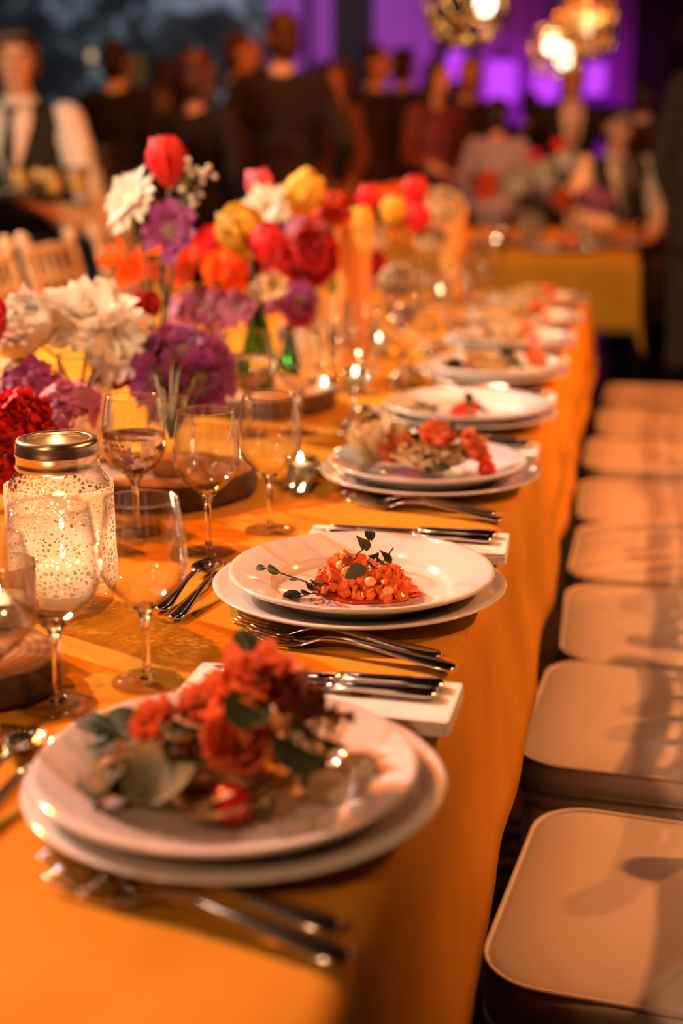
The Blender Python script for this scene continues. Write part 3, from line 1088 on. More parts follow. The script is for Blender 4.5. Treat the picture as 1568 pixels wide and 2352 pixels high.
def flower_root(name, label, head, base, group):
    t = thing(name, label, 'flower', base, 0, group)
    h = Vector(head) - Vector(base)
    mid = h * 0.55 + Vector((0, 0, 0.02))
    MB().tube([(0, 0, 0), h * 0.25 + Vector((0, 0, 0.008)), mid, h], [0.0024, 0.0024, 0.0022, 0.002], 6).build('stem', 'stem', t)
    return t, h


def tulip(head, axis, L, col, label, base, group='tulips'):
    t, h = flower_root('tulip', label, head, base, group)
    out = pm(('tu', col), lambda: petal('petal', 1.0, 0.80, 62, -86, 0.62, 'petal_' + col, 8, 9, 0.55, 0.42, 0.03, 1.0, 0.02))
    inn = pm(('ti', col), lambda: petal('petal', 0.96, 0.70, 50, -70, 0.62, 'petal_' + col, 8, 9, 0.55, 0.45, 0.03, 2.0, 0.01))
    ring(t, h, axis, [inn], 3, 1.0, L, jit=0.05, tilt=0.03)
    ring(t, h, axis, [out], 3, 0.0, L, jit=0.08, tilt=0.04)
    return t


def peony(head, axis, R, col, label, base, group='peonies', name='peony', wild=0.13, dense=(7, 8, 8, 6)):
    t, h = flower_root(name, label, head, base, group)
    L = []
    for i, (th, cu, ln, wd) in enumerate(((88, -88, 1.15, 1.15), (66, -86, 1.1, 1.1), (44, -74, 1.0, 0.95), (20, -50, 0.85, 0.8))):
        L.append([pm((name, col, i, k, wild), lambda th=th, cu=cu, ln=ln, wd=wd, i=i, k=k: petal('petal', ln, wd, th, cu, 0.45, 'petal_' + col, 8, 6, 0.5, 0.2, wild, i * 3.1 + k * 1.7, 0.03, 6.0)) for k in range(3)])
    for i in range(4):
        ring(t, h, axis, L[i], dense[i], 0.5 * i, R, jit=0.22, tilt=0.14)
    return t


def mum(head, axis, R, col, label, base, n=17, layers=2, group='daisies', W=0.26, cen='pollen', cr=0.30, up=70, name='chrysanthemum'):
    t, h = flower_root(name, label, head, base, group)
    for i in range(layers):
        ms = [pm((name, col, i, k, W), lambda i=i, k=k: petal('petal', 1.0 - 0.2 * i, W, up - 22 * i, 25 - 10 * i, 0.18, 'petal_' + col, 4, 6, 0.55, 0.18, 0.06, i + 2.1 * k, 0.10, 5.0)) for k in range(3)]
        ring(t, h, axis, ms, n - 3 * i, 0.2 * i, R, jit=0.1, tilt=0.16)
    c = MB().ell((0, 0, 0.02), (cr, cr, cr * 0.55), 12, 8)
    put('flower_centre', pm((name, cen, cr), lambda: c.mesh('flower_centre', cen)), t, Matrix.Translation(h) @ axis_mtx(axis) @ Matrix.Diagonal((R, R, R, 1)))
    return t


def scabiosa(head, axis, R, col, label, base, n=9, group='scabious flowers'):
    t, h = flower_root('scabious', label, head, base, group)
    for i in range(2):
        ms = [pm(('sc', col, i, k), lambda i=i, k=k: petal('petal', 1.0 - 0.28 * i, 0.62, 72 - 20 * i, 12, 0.1, 'petal_' + col, 6, 5, 0.5, 0.16, 0.16, i + 2.7 * k, 0.08, 8.0)) for k in range(3)]
        ring(t, h, axis, ms, n - 2 * i, 0.3 * i, R, jit=0.15, tilt=0.2)
    c = MB()
    for k in range(26):
        a, r = k * 2.4, 0.34 * math.sqrt(k / 26)
        c.ell((r * math.cos(a), r * math.sin(a), 0.20 - 0.9 * r * r), 0.062, 5, 4)
    put('flower_centre', pm(('scc',), lambda: c.mesh('flower_centre', 'pincushion')), t, Matrix.Translation(h) @ axis_mtx(axis) @ Matrix.Diagonal((R, R, R, 1)))
    return t


def poppy(head, axis, R, col, label, base, group='poppies'):
    t, h = flower_root('poppy', label, head, base, group)
    ms = [pm(('po', col, k), lambda k=k: petal('petal', 1.1, 1.15, 66, -40, 0.35, 'petal_' + col, 8, 6, 0.5, 0.2, 0.10, k * 2.2, 0.03, 5.0)) for k in range(2)]
    ring(t, h, axis, ms, 4, 0, R)
    ring(t, h, axis, ms, 3, 0.7, R * 0.75, z=0.05)
    put('flower_centre', pm(('poc',), lambda: MB().ell((0, 0, 0.15), (0.16, 0.16, 0.18)).mesh('flower_centre', 'pollen')), t, Matrix.Translation(h) @ axis_mtx(axis) @ Matrix.Diagonal((R, R, R, 1)))
    return t


FLORET = {}


def stock(head, R, col, label, base, n=16, group='lilac flower clusters', flat=0.8):
    """rounded cluster of four-petalled florets"""
    t, h = flower_root('stock_flower', label, head, base, group)
    key = col
    if key not in FLORET:
        mb = MB()
        for k in range(5):
            pe = petal('tmp', 1.0, 0.95, 66, 20, 0.0, None, 4, 3, 0.45, 0.15, 0.16, k * 1.3, 0.04, 6.0)
            R_ = Matrix.Rotation(2 * PI * k / 5, 4, 'Z')
            mb.add([R_ @ v.co for v in pe.vertices], [tuple(p.vertices) for p in pe.polygons])
            bpy.data.meshes.remove(pe)
        FLORET[key] = mb.mesh('floret', 'petal_' + col)
    for k in range(n):
        zz = 1 - (k + 0.5) / n * 1.35
        a = k * 2.39996
        r = math.sqrt(max(0, 1 - zz * zz))
        d = Vector((r * math.cos(a), r * math.sin(a), zz))
        p = h + Vector((d.x * R, d.y * R, d.z * R * flat)) * random.uniform(0.75, 1.0)
        s = R * random.uniform(0.34, 0.50)
        put('floret', FLORET[key], t, Matrix.Translation(p) @ axis_mtx(d + Vector((random.uniform(-.4, .4), random.uniform(-.4, .4), random.uniform(-.2, .4))), random.uniform(0, 6)) @ Matrix.Diagonal((s, s, s, 1)))
    core = MB().ell(h, (R * 0.55, R * 0.55, R * 0.5 * flat), 10, 7)
    core.build('floret_core', 'petal_' + col, t)
    return t


def breath(head, R, label, base, n=22):
    t, h = flower_root('gypsophila_sprig', label, head, base, 'gypsophila sprigs')
    st = MB()
    bud = pm(('bud',), lambda: petal_ball())
    for k in range(n):
        d = Vector((random.gauss(0, 1), random.gauss(0, 0.7), random.gauss(0.2, 0.8))).normalized() * R * random.uniform(0.4, 1)
        st.tube([h - Vector((0, 0, R * 0.7)), h + d * 0.5 - Vector((0, 0, R * 0.15)), h + d], 0.0008, 4)
        s = random.uniform(0.0038, 0.0068)
        put('blossom', bud, t, Matrix.Translation(h + d) @ axis_mtx(d) @ Matrix.Diagonal((s, s, s, 1)))
    st.build('twigs', 'stem', t)
    return t


def petal_ball():
    mb = MB()
    for k in range(7):
        a = k * 2.4
        z = 0.6 - 0.2 * k
        r = math.sqrt(max(0, 1 - z * z))
        mb.ell((0.5 * r * math.cos(a), 0.5 * r * math.sin(a), 0.5 * z), 0.62, 6, 5)
    return mb.mesh('blossom', 'petal_white')


# ------------------------------------------------------------------ food
def leaf(p, size, axis, spin, mat, label, group, kind=0, name='salad_leaf'):
    key = ('leaf', mat, kind)
    me = pm(key, lambda: petal('leaf_blade', 1.0, (0.85, 0.55, 1.0)[kind], (20, 15, 30)[kind], (55, 35, 40)[kind], (0.3, 0.2, 0.25)[kind], mat, 8, 8, (0.45, 0.6, 0.4)[kind], (0.35, 0.5, 0.12)[kind], (0.05, 0.03, 0.22)[kind], kind * 2.0, 0, (5, 4, 11)[kind], 0.12))
    t = thing(name, label, 'salad leaf', p, 0, group)
    m = axis_mtx(axis, spin) @ Matrix.Diagonal((size, size, size, 1))
    put('leaf_blade', me, t, m)
    st = pm(('lst', mat), lambda: MB().tube([(0, -0.01, -0.22), (0, -0.008, 0.0), (0, 0.10, 0.3), (0, 0.32, 0.62)], [0.03, 0.026, 0.02, 0.008], 6).mesh('leaf_stalk', 'leaf_pale'))
    put('leaf_stalk', st, t, m)
    return t


def salmon_rose(p, size, axis, label, group):
    t = thing('salmon_rose', label, 'salmon', p, 0, group)
    ms = [[pm(('sal', i, k), lambda th=th, cu=cu, i=i, k=k: petal('salmon_slice', 1.0, 1.6, th, cu, 0.6, 'salmon', 9, 6, 0.3, 0.10, 0.06, i * 2 + k * 1.9, 0.04, 5.0)) for k in range(2)] for i, (th, cu) in enumerate(((58, -10), (32, -5), (8, 10)))]
    for i, n in enumerate((5, 4, 3)):
        ring(t, Vector((0, 0, 0)), axis, ms[i], n, 0.7 * i, size * (1.0, 0.9, 0.8)[i], 'salmon_slice', 0.3, 0.15)
    return t


def pastry(p, size, label, group, n=9, flat=1.0):
    t = thing('phyllo_basket', label, 'pastry', p, random.uniform(0, 3), group)
    ms = [pm(('phy', k), lambda k=k: petal('pastry_sheet', 1.0, 1.25, 70 - 8 * k, -32, 0.2, 'phyllo', 12, 6, 0.3, 0.10, 0.15, k * 2.7, 0.05, 9.0)) for k in range(4)]
    B = Vector((0, 0, 0.004))
    ring(t, B, (0, 0, 1), ms, n, 0, size, 'pastry_sheet', 0.2, 0.12)
    ring(t, B, (0, 0, 1), ms, max(3, n - 4), 0.5, size * 0.6, 'pastry_sheet', 0.3, 0.2)
    t.scale = (1, 1, flat)
    return t


def cherry(p, r, label):
    mb = MB()
    prof = [(0.0001, -0.93), (0.3, -0.95), (0.7, -0.72), (0.95, -0.3), (1.0, 0.05), (0.92, 0.45), (0.68, 0.78), (0.38, 0.92), (0.12, 0.90), (0.0001, 0.84)]
    o = mb.lathe([(a * r, b * r) for a, b in prof], 24).build('cherry_tomato', 'cherry', None, True, p)
    o.location.z += r * 0.95
    return tag(o, label, 'cherry tomato', 'cherry tomatoes')


def crumbs(pts, label, group, i):
    for (x, y, s) in pts:
        o = put('spice_crumb', pm(('crumb',), lambda: MB().ell((0, 0, 0), (1, 0.7, 0.35), 7, 5).mesh('spice_crumb', 'crumb')), None, None, (x, y, FOODZ + s * 0.3))
        o.scale = (s, s, s)
        o.rotation_euler = (0, 0, random.uniform(0, 3))
        tag(o, label, 'crumb', group)


# --- first plate: salmon roses, leaves, pastry shavings
g = 'leaves of the first plate'
lab = 'green salad leaf on the first plate, %s'
D1 = ['lowest dark one away from the salmon', 'paler one at the front', 'dark one pointing at the wine glasses', 'upright between two salmon folds', 'dark one lying on the front rose', 'broad one beside the red lettuce', 'outermost by the knives', 'small tip at the very top', 'dark one tucked behind the paler leaf', 'narrow one nearest the wine glass foot', 'dark one behind the front rose']
y0 = PY[0]
pastry((PX - 0.022, y0 - 0.016, FOODZ), 0.080, 'pale phyllo pastry under the salmon rose salad on the first plate', 'pastry baskets', 12, 0.42)
pastry((PX - 0.062, y0 - 0.028, FOODZ), 0.045, 'pale phyllo scrap at the front of the first plate', 'pastry baskets', 8, 0.5)
pastry((PX + 0.035, y0 + 0.035, FOODZ), 0.048, 'pale phyllo pastry scrap behind the salmon roses on the first plate', 'pastry baskets', 7, 0.9)
for (px, py, Y, s, ax, sp, mt, kd) in ((290, 1745, 0.885, 0.052, (-0.5, -0.7, 0.35), 2.9, 'leaf', 0), (395, 1735, 0.872, 0.056, (0.05, -0.75, 0.6), 3.1, 'leaf_pale', 0), (340, 1690, 0.92, 0.050, (-0.8, -0.2, 0.5), 1.2, 'leaf', 0),
                                       (470, 1680, 0.92, 0.046, (-0.1, -0.4, 1), 2.9, 'leaf', 0), (590, 1600, 0.895, 0.040, (0.2, -0.7, 0.5), 2.9, 'leaf', 0), (665, 1700, 0.895, 0.055, (0.55, -0.5, 0.65), 3.2, 'leaf', 0),
                                       (690, 1680, 0.92, 0.050, (0.7, -0.2, 0.7), 3.4, 'leaf', 0), (585, 1535, 0.95, 0.034, (-0.3, 0.1, 1), 0.5, 'leaf', 1), (440, 1720, 0.90, 0.044, (0.3, -0.5, 0.8), 3.1, 'leaf', 0), (265, 1680, 0.92, 0.036, (-0.9, 0.0, 0.6), 1.0, 'leaf', 1),
                                       (520, 1640, 0.93, 0.044, (-0.5, -0.2, 0.9), 2.6, 'leaf', 0)):
    leaf(aty(px, py, Y), s, ax, sp, mt, lab % D1.pop(0), g, kd)
D2 = ['largest, behind the roses', 'towards the knives', 'at the back of the heap', 'small one low at the front', 'between the green leaves']
for (px, py, Y, s, ax) in ((675, 1640, 0.935, 0.060, (0.25, 0.1, 1)), (710, 1625, 0.93, 0.052, (0.6, -0.1, 0.8)), (650, 1610, 0.95, 0.050, (0.0, 0.1, 1)), (385, 1760, 0.88, 0.032, (-0.1, -0.6, 0.5)), (455, 1700, 0.905, 0.040, (-0.2, -0.5, 0.9))):
    leaf(aty(px, py, Y), s, ax, 3.1 + random.uniform(-0.4, 0.4), 'leaf_red', 'frilly red lettuce leaf on the first plate, %s' % D2.pop(0), 'red lettuce of the first plate', 2)
salmon_rose(aty(550, 1720, 0.88), 0.029, (0.15, -0.7, 0.65), 'smoked salmon rose at the front of the first plate', 'salmon roses')
salmon_rose(aty(590, 1615, 0.92), 0.034, (0.1, -0.35, 1), 'smoked salmon rose topping the salad on the first plate', 'salmon roses')
salmon_rose(aty(500, 1650, 0.915), 0.026, (-0.4, -0.4, 0.9), 'smaller smoked salmon fold between leaves on the first plate', 'salmon roses')
salmon_rose(aty(375, 1680, 0.91), 0.022, (-0.3, -0.5, 0.8), 'salmon strip tucked among the dark leaves on the first plate', 'salmon roses')
cherry(at(532, 1888, FOODZ), 0.0148, 'shiny red cherry tomato in front of the salmon rose salad')
crumbs([(at(px, py, FOODZ).x, at(px, py, FOODZ).y, s) for px, py, s in ((300, 1850, 0.003), (345, 1845, 0.003), (390, 1870, 0.0035), (330, 1830, 0.004), (260, 1775, 0.003), (250, 1800, 0.002), (700, 1830, 0.004), (640, 1880, 0.003))], 'brown spice crumb scattered on the first plate', 'crumbs on the first plate', 0)

# --- second plate: tomato tartare with pea shoots
tc = at(828, 1372, FOODZ)
tt = thing('tomato_tartare', 'heap of diced tomato tartare with beans on the second plate', 'tartare', (tc.x, tc.y + 0.016, FOODZ))
MB().lathe([(0.0001, 0.0), (1.0, 0.0), (1.02, 0.05), (0.9, 0.10), (0.0001, 0.12)], 24, wob=lambda a, j: 1 + 0.10 * math.sin(3 * a) + 0.06 * math.sin(7 * a + 1)).xf(Matrix.Diagonal((0.057, 0.034, 0.03, 1))).build('sauce', 'sauce', tt)
dice = []
for k in range(4):
    bm = bmesh.new()
    bmesh.ops.create_cube(bm, size=1.0)
    bmesh.ops.bevel(bm, geom=bm.edges[:], offset=0.22, segments=1, affect='EDGES')
    for v in bm.verts:
        v.co += Vector((random.gauss(0, 0.11), random.gauss(0, 0.11), random.gauss(0, 0.11)))
    me = bpy.data.meshes.new('tomato_dice')
    bm.to_mesh(me)
    bm.free()
    me.materials.append(M['tomato'])
    dice.append(me)
for k in range(95):
    a, r = k * 2.4, math.sqrt((k + 0.5) / 95)
    ex, ey = r * math.cos(a), r * math.sin(a)
    top = (1 - r ** 1.8) * 0.040 * (1.0 + 0.35 * math.sin(ex * 3 - 1.9)) + 0.004
    for z in ((top,) if k % 2 else (top, top * 0.45)):
        s = random.uniform(0.0085, 0.0135)
        o = put('tomato_dice', dice[k % 4], tt, Matrix.Translation((ex * 0.050, ey * 0.030, z)) @ Euler((random.uniform(0, 3), random.uniform(0, 3), random.uniform(0, 3))).to_matrix().to_4x4() @ Matrix.Diagonal((s, s * random.uniform(0.7, 1.1), s * random.uniform(0.6, 1), 1)))
for (x, y, z) in ((0.030, -0.026, 0.012), (-0.012, -0.026, 0.030), (-0.02, -0.02, 0.034), (0.012, -0.030, 0.022), (-0.03, -0.012, 0.022)):
    put('bean', pm(('bean',), lambda: MB().ell((0, 0, 0), (0.0075, 0.005, 0.005), 10, 7).mesh('bean', 'bean')), tt, Matrix.Translation((x, y, z)) @ Euler((0.4, 0.2, random.uniform(0, 3))).to_matrix().to_4x4())


def shoot(pts, leaves, label, group):
    """pea shoot: stem through pts, small oval leaves"""
    b = Vector(pts[0])
    t = thing('pea_shoot', label, 'herb sprig', b, 0, group)
    MB().tube([Vector(p) - b for p in pts], 0.0008, 6).build('stem', 'leaf_pale', t)
    me = pm(('shootleaf',), lambda: petal('leaf', 1.0, 0.62, 15, 40, 0.22, 'leaf', 6, 6, 0.5, 0.4, 0.03, 1.0, 0, 4, 0.1))
    for (p, ax, s, sp) in leaves:
        put('leaf', me, t, Matrix.Translation(Vector(p) - b) @ axis_mtx(ax, sp) @ Matrix.Diagonal((s, s, s, 1)))
    return t


Yt = tc.y
A = lambda px, py, dy=0.0: aty(px, py, Yt + dy)
shoot([A(740, 1365), A(700, 1335), A(655, 1320), A(605, 1303)], [(A(640, 1316), (-1, -.2, .2), 0.016, 0), (A(610, 1305), (-1, -.3, .4), 0.012, 1), (A(700, 1335), (-.4, -.5, .8), 0.020, 2.5), (A(715, 1340), (.4, -.7, .5), 0.022, 3)], 'pea shoot lying flat beside the tomato tartare', 'pea shoots')
shoot([A(760, 1370, -.01), A(720, 1362, -.01), A(690, 1370, -.012)], [(A(690, 1365, -.012), (-1, -.2, .1), 0.024, 3.1), (A(710, 1360, -.01), (.1, -.6, .6), 0.018, 2.8), (A(730, 1345, -.008), (.2, -.5, 1), 0.026, 3), (A(715, 1372, -.014), (-.3, -.8, .2), 0.016, 3)], 'pea shoot with broad leaves fallen at the foot of the tartare', 'pea shoots')
shoot([A(800, 1310, .01), A(822, 1270, .012), A(845, 1255, .01), A(852, 1215, .01)], [(A(838, 1262, .012), (.2, -.2, 1), 0.027, 2.8), (A(850, 1240, .01), (.05, -.1, 1), 0.018, 3.2), (A(822, 1272, .01), (-.6, -.4, .4), 0.014, 2.4)], 'pea shoot standing upright at the top of the tartare', 'pea shoots')
shoot([A(830, 1310, 0), A(850, 1290, -.008), A(880, 1290, -.01), A(903, 1258, -.008)], [(A(840, 1312, -.018), (-.8, -.3, .3), 0.030, 3.3), (A(850, 1296, -.012), (.4, -.4, .4), 0.022, 3.0), (A(872, 1290, -.012), (.5, -.5, .6), 0.026, 3.0), (A(893, 1292, -.012), (.12, -.2, 1), 0.024, 2.6), (A(862, 1282, -.01), (-.2, -.4, .8), 0.018, 3.4)], 'pea shoot with dark leaves draped over the tartare', 'pea shoots')


# --- third plate: pastry basket with salmon
y2 = PY[2]
pastry((at(985, 1092, FOODZ).x, y2, FOODZ), 0.062, 'golden phyllo basket holding salmon on the third plate', 'pastry baskets', 12, 0.8)
pastry((at(870, 1062, FOODZ).x, y2 + 0.03, FOODZ), 0.05, 'tall pale phyllo fold beside the basket on the third plate', 'pastry baskets', 6, 1.4)
D3 = ['large one at the front', 'middle one', 'one behind the middle', 'narrow one towards the cherry tomato', 'narrow one over the pale fold', 'hanging tip']
for (px, py, Y, s, ax, sp, kd) in ((1015, 1062, -0.03, 0.034, (0.3, -0.7, 0.6), 3, 0), (985, 1040, -0.02, 0.030, (-0.2, -0.6, 0.7), 3, 0), (955, 1010, 0.01, 0.030, (0.1, -0.2, 1), 3, 0), (1030, 1015, 0.0, 0.03, (.6, 0, .8), 1, 1), (915, 1010, 0.01, 0.026, (-0.6, -0.1, 0.9), 2, 1), (990, 1065, -0.035, 0.024, (0, -.9, .3), 3, 1)):
    leaf(aty(px, py, y2 + Y), s, ax, sp, 'leaf', 'dark leaf over the salmon pastry on the third plate, %s' % D3.pop(0), 'leaves of the third plate', kd)
salmon_rose(aty(925, 1050, y2), 0.028, (-0.3, -0.6, 0.7), 'salmon rose at the shoulder of the pastry basket, third plate', 'salmon roses')
salmon_rose(aty(1000, 1030, y2), 0.032, (0.1, -0.3, 0.9), 'salmon rose crowning the pastry basket on the third plate', 'salmon roses')
salmon_rose(aty(1065, 1045, y2 + 0.01), 0.030, (0.7, -0.2, 0.6), 'salmon fold slipping down behind the third plate\'s basket', 'salmon roses')
cherry(at(1117, 1097, FOODZ), 0.013, 'small cherry tomato by the pastry basket on the third plate')

# --- fourth plate: tomato with sprouts, pale leaves
y3 = PY[3]
t4 = at(1078, 962, FOODZ)
salmon_rose((t4.x, t4.y, FOODZ + 0.004), 0.024, (0, -0.3, 1), 'small salmon rose in the middle of the fourth plate', 'salmon roses')
cherry((t4.x - 0.018, t4.y - 0.018, FOODZ), 0.014, 'cherry tomato under the green sprig on the fourth plate')
leaf((t4.x, t4.y, FOODZ + 0.025), 0.030, (0, -.1, 1), 3, 'leaf', 'upright green leaf on the tomato of the fourth plate', 'leaves of the fourth plate', 1)
leaf((t4.x + 0.02, t4.y, FOODZ + 0.015), 0.026, (.6, -.3, .7), 3, 'leaf', 'drooping green leaf beside the tomato of the fourth plate', 'leaves of the fourth plate', 0)
D4 = ['dark front one', 'pale upright one', 'dark one nearest the glasses', 'second pale upright one', 'dark one nearest the tomato']
for (px, py, s, ax) in ((945, 945, 0.036, (-.2, -.5, .8)), (965, 935, 0.032, (.3, -.3, 1)), (930, 945, 0.028, (-.7, -.4, .5)), (992, 940, 0.030, (.2, -.3, 1)), (1000, 950, 0.026, (.5, -.5, .5))):
    leaf(aty(px, py, y3 - 0.005), s, ax, 3, 'leaf_pale' if px in (965, 992) else 'leaf', 'sprout leaf away from the tomato on the fourth plate, %s' % D4.pop(0), 'sprouts of the fourth plate', 0)

# --- fifth plate
y4 = PY[4]
c5 = at(1140, 860, FOODZ)
pastry((c5.x - 0.01, y4 - 0.01, FOODZ), 0.060, 'crumpled phyllo pastry under dark leaves on the fifth plate', 'pastry baskets', 10, 0.7)
D5 = ['tall pointed one', 'broad middle one', 'one beside the salmon rose', 'low one towards the glasses']
for (px, py, s, ax, k) in ((1165, 835, 0.055, (.1, -.2, 1), 1), (1150, 838, 0.05, (-.3, -.3, .8), 0), (1185, 838, 0.045, (.6, -.3, .6), 0), (1065, 838, 0.05, (-.9, -.2, .4), 1)):
    leaf(aty(px, py, y4), s, ax, 3, 'leaf', 'dark leaf on the pastry of the fifth plate, %s' % D5.pop(0), 'leaves of the fifth plate', k)
salmon_rose(aty(1222, 838, y4 - 0.01), 0.028, (.4, -.4, .8), 'salmon rose beside the dark leaf on the fifth plate', 'salmon roses')
salmon_rose(aty(1095, 845, y4 - 0.02), 0.022, (-.3, -.6, .6), 'salmon fold at the pastry edge of the fifth plate', 'salmon roses')
# --- plates six to eight, far along the table
for i in (5, 6, 7):
    yy = PY[i]
    w = 'on the %s plate' % ORD[i]
    pastry((PX - 0.01, yy, FOODZ), 0.062, 'golden phyllo pastry %s along the table' % w, 'pastry baskets', 10, 0.75)
    salmon_rose((PX + 0.03, yy - 0.01, FOODZ + 0.022), 0.028, (.2, -.3, 1), 'salmon rose over the pastry %s' % w, 'salmon roses')
    cherry((PX + 0.055, yy - 0.045, FOODZ), 0.014, 'cherry tomato beside the pastry %s' % w)
    leaf((PX - 0.02, yy, FOODZ + 0.02), 0.045, (-.3, -.3, .9), 3, 'leaf', 'green leaf over the pastry %s' % w, 'leaves of the far plates', 0)
    leaf((PX + 0.0, yy, FOODZ + 0.025), 0.035, (.4, -.3, .9), 3, 'leaf_pale', 'pale leaf standing in the pastry %s' % w, 'leaves of the far plates', 1)


# ------------------------------------------------------------------ wood slices, jars, bottles, candles
def wood_slice(x, y, R, h, label, rot=0.0):
    t = thing('wood_slice', label, 'wood slice', (x, y, TOP), rot, 'wood slices under the vases')
    wob = lambda a, j: 1 + 0.05 * math.sin(2 * a + 0.5) + 0.03 * math.sin(5 * a) + 0.012 * math.sin(17 * a + j)
    MB().lathe([(0.0001, 0.001), (R, 0.001), (R * 1.012, h * 0.3), (R * 1.008, h * 0.7), (R * 0.995, h - 0.001), (R * 0.96, h - 0.0005)], 64, wob=wob).build('bark', 'bark', t)
    MB().lathe([(R * 0.965, h - 0.002), (R * 0.962, h), (0.0001, h)], 64, wob=lambda a, j: wob(a, 5)).build('cut_face', 'wood_cut', t)
    return TOP + h


def jar(x, y, z, label, s=1.0, lid=False, lace=True, w=1.0, group='glass jars with lace'):
    t = thing('mason_jar', label, 'jar', (x, y, z), random.uniform(0, 3), group)
    t.scale = (s * w, s * w, s)
    MB().lathe([(0.0001, 0.002), (0.042, 0.002), (0.046, 0.008), (0.0475, 0.02), (0.0475, 0.118), (0.045, 0.132), (0.037, 0.145), (0.034, 0.152), (0.034, 0.172)], 40).build('glass_body', 'jar_glass', t)
    MB().tube([(0.034 * math.cos(2 * PI * k / 32), 0.034 * math.sin(2 * PI * k / 32), 0.172) for k in range(32)], 0.0018, 6, closed=True).build('mouth_rim', 'glass', t)
    if lid:
        MB().lathe([(0.0375, 0.146), (0.0385, 0.148), (0.0375, 0.151), (0.0372, 0.158), (0.0382, 0.160), (0.0382, 0.163), (0.0372, 0.165), (0.0372, 0.171), (0.0362, 0.1755), (0.0335, 0.1765), (0.0300, 0.1762), (0.0295, 0.1750), (0.0300, 0.1735), (0.0345, 0.172), (0.0352, 0.150)], 48).build('lid_ring', 'zinc', t)
    if lace:
        nseg = 72
        pr = [(0.0492, 0.026), (0.0495, 0.05), (0.0492, 0.09), (0.0496, 0.118), (0.0480, 0.130)]
        o = MB().lathe(pr, nseg, wob=lambda a, j: 1 + 0.010 * math.sin(9 * a + j) + (0.03 * abs(math.sin(18 * a)) if j in (0, 4) else 0)).build('lace_wrap', 'lace', t)
    return t


def bottle(x, y, z, h, R, mat, label, name='bottle_vase'):
    t = thing(name, label, 'bottle', (x, y, z), 0, 'bottles used as vases')
    pr = [(0.0001, 0.003), (R * 0.9, 0.001), (R, 0.006), (R, h * 0.34), (R * 0.93, h * 0.44), (R * 0.62, h * 0.66), (R * 0.45, h * 0.82), (R * 0.42, h * 0.93), (R * 0.42, h - 0.002), (0.0001, h - 0.004)]
    MB().lathe(pr, 28).build('glass_body', mat, t)
    MB().lathe([(R * 0.42, h - 0.012), (R * 0.52, h - 0.011), (R * 0.54, h - 0.006), (R * 0.52, h - 0.001), (R * 0.40, h)], 24).build('lip', mat, t)
    return t


def votive(x, y, z, label, R=0.026, h=0.05, power=0.6, fill=0.5, dark=False):
    t = thing('votive_holder', label + ' glass holder', 'candle holder', (x, y, z), 0, 'votive candle holders')
    MB().lathe([(0.0001, 0.003), (R * 0.8, 0.002), (R * 0.86, 0.004), (R, h), (R * 0.96, h + 0.0006), (R * 0.82, 0.008), (0.0001, 0.008)], 28).build('glass_cup', 'jar_glass', t)
    c = thing('votive_candle', label + ' burning candle', 'candle', (x, y, z + 0.0085), 0, 'votive candles')
    hh = (h - 0.008) * fill
    MB().lathe([(0.0001, 0), (R * 0.78, 0), (R * 0.80, hh), (R * 0.7, hh + 0.001), (0.0001, hh - 0.001)], 24).build('wax', 'wax', c)
    MB().tube([(0, 0, hh - 0.002), (0.0005, 0, hh + 0.008)], 0.0007, 5).build('wick', 'wick', c)
    MB().lathe([(0.0001, hh + 0.003), (0.0018, hh + 0.005), (0.0023, hh + 0.008), (0.0016, hh + 0.012), (0.0001, hh + 0.016)], 10).build('flame', 'flame', c)
    point('candle_light', (x, y, z + 0.0085 + hh + 0.022), power, (1.0, 0.60, 0.26), 0.006)


s1 = (-0.600, 1.775)
SZ = wood_slice(s1[0], s1[1], 0.112, 0.034, 'large bark-edged wood slice under the purple flower jar')
SZ2 = wood_slice(-0.632, 2.42, 0.130, 0.034, 'wood slice under the green bottle, behind the second row of glasses', 1.0)
w3 = at(-60, 1570, TOP)
SZ3 = wood_slice(w3.x, w3.y, 0.075, 0.03, 'bark-edged wood slice cut by the picture edge near the first plate', 2.0)
SZ4 = wood_slice(-0.70, 3.30, 0.12, 0.034, 'wood slice under the far red bouquet', 0.4)

# near jar with lace and a candle inside
j1 = at(150, 1392, TOP)
jar(j1.x, j1.y, TOP, 'lace-wrapped mason jar with a metal lid ring, lit from inside', 1.0, True, True, 1.10)
c = thing('jar_candle', 'burning candle inside the lace-wrapped jar with the lid ring', 'candle', (j1.x, j1.y, TOP + 0.004), 0)
MB().lathe([(0.0001, 0), (0.027, 0), (0.028, 0.04), (0.024, 0.041), (0.0001, 0.039)], 24).build('wax', 'wax', c)
MB().tube([(0, 0, 0.038), (0, 0, 0.05)], 0.0008, 5).build('wick', 'wick', c)
MB().lathe([(0.0001, 0.046), (0.0024, 0.049), (0.003, 0.053), (0.002, 0.059), (0.0001, 0.066)], 10).build('flame', 'flame', c)
point('candle_light', (j1.x, j1.y, TOP + 0.076), 0.16, (1.0, 0.62, 0.30), 0.01)

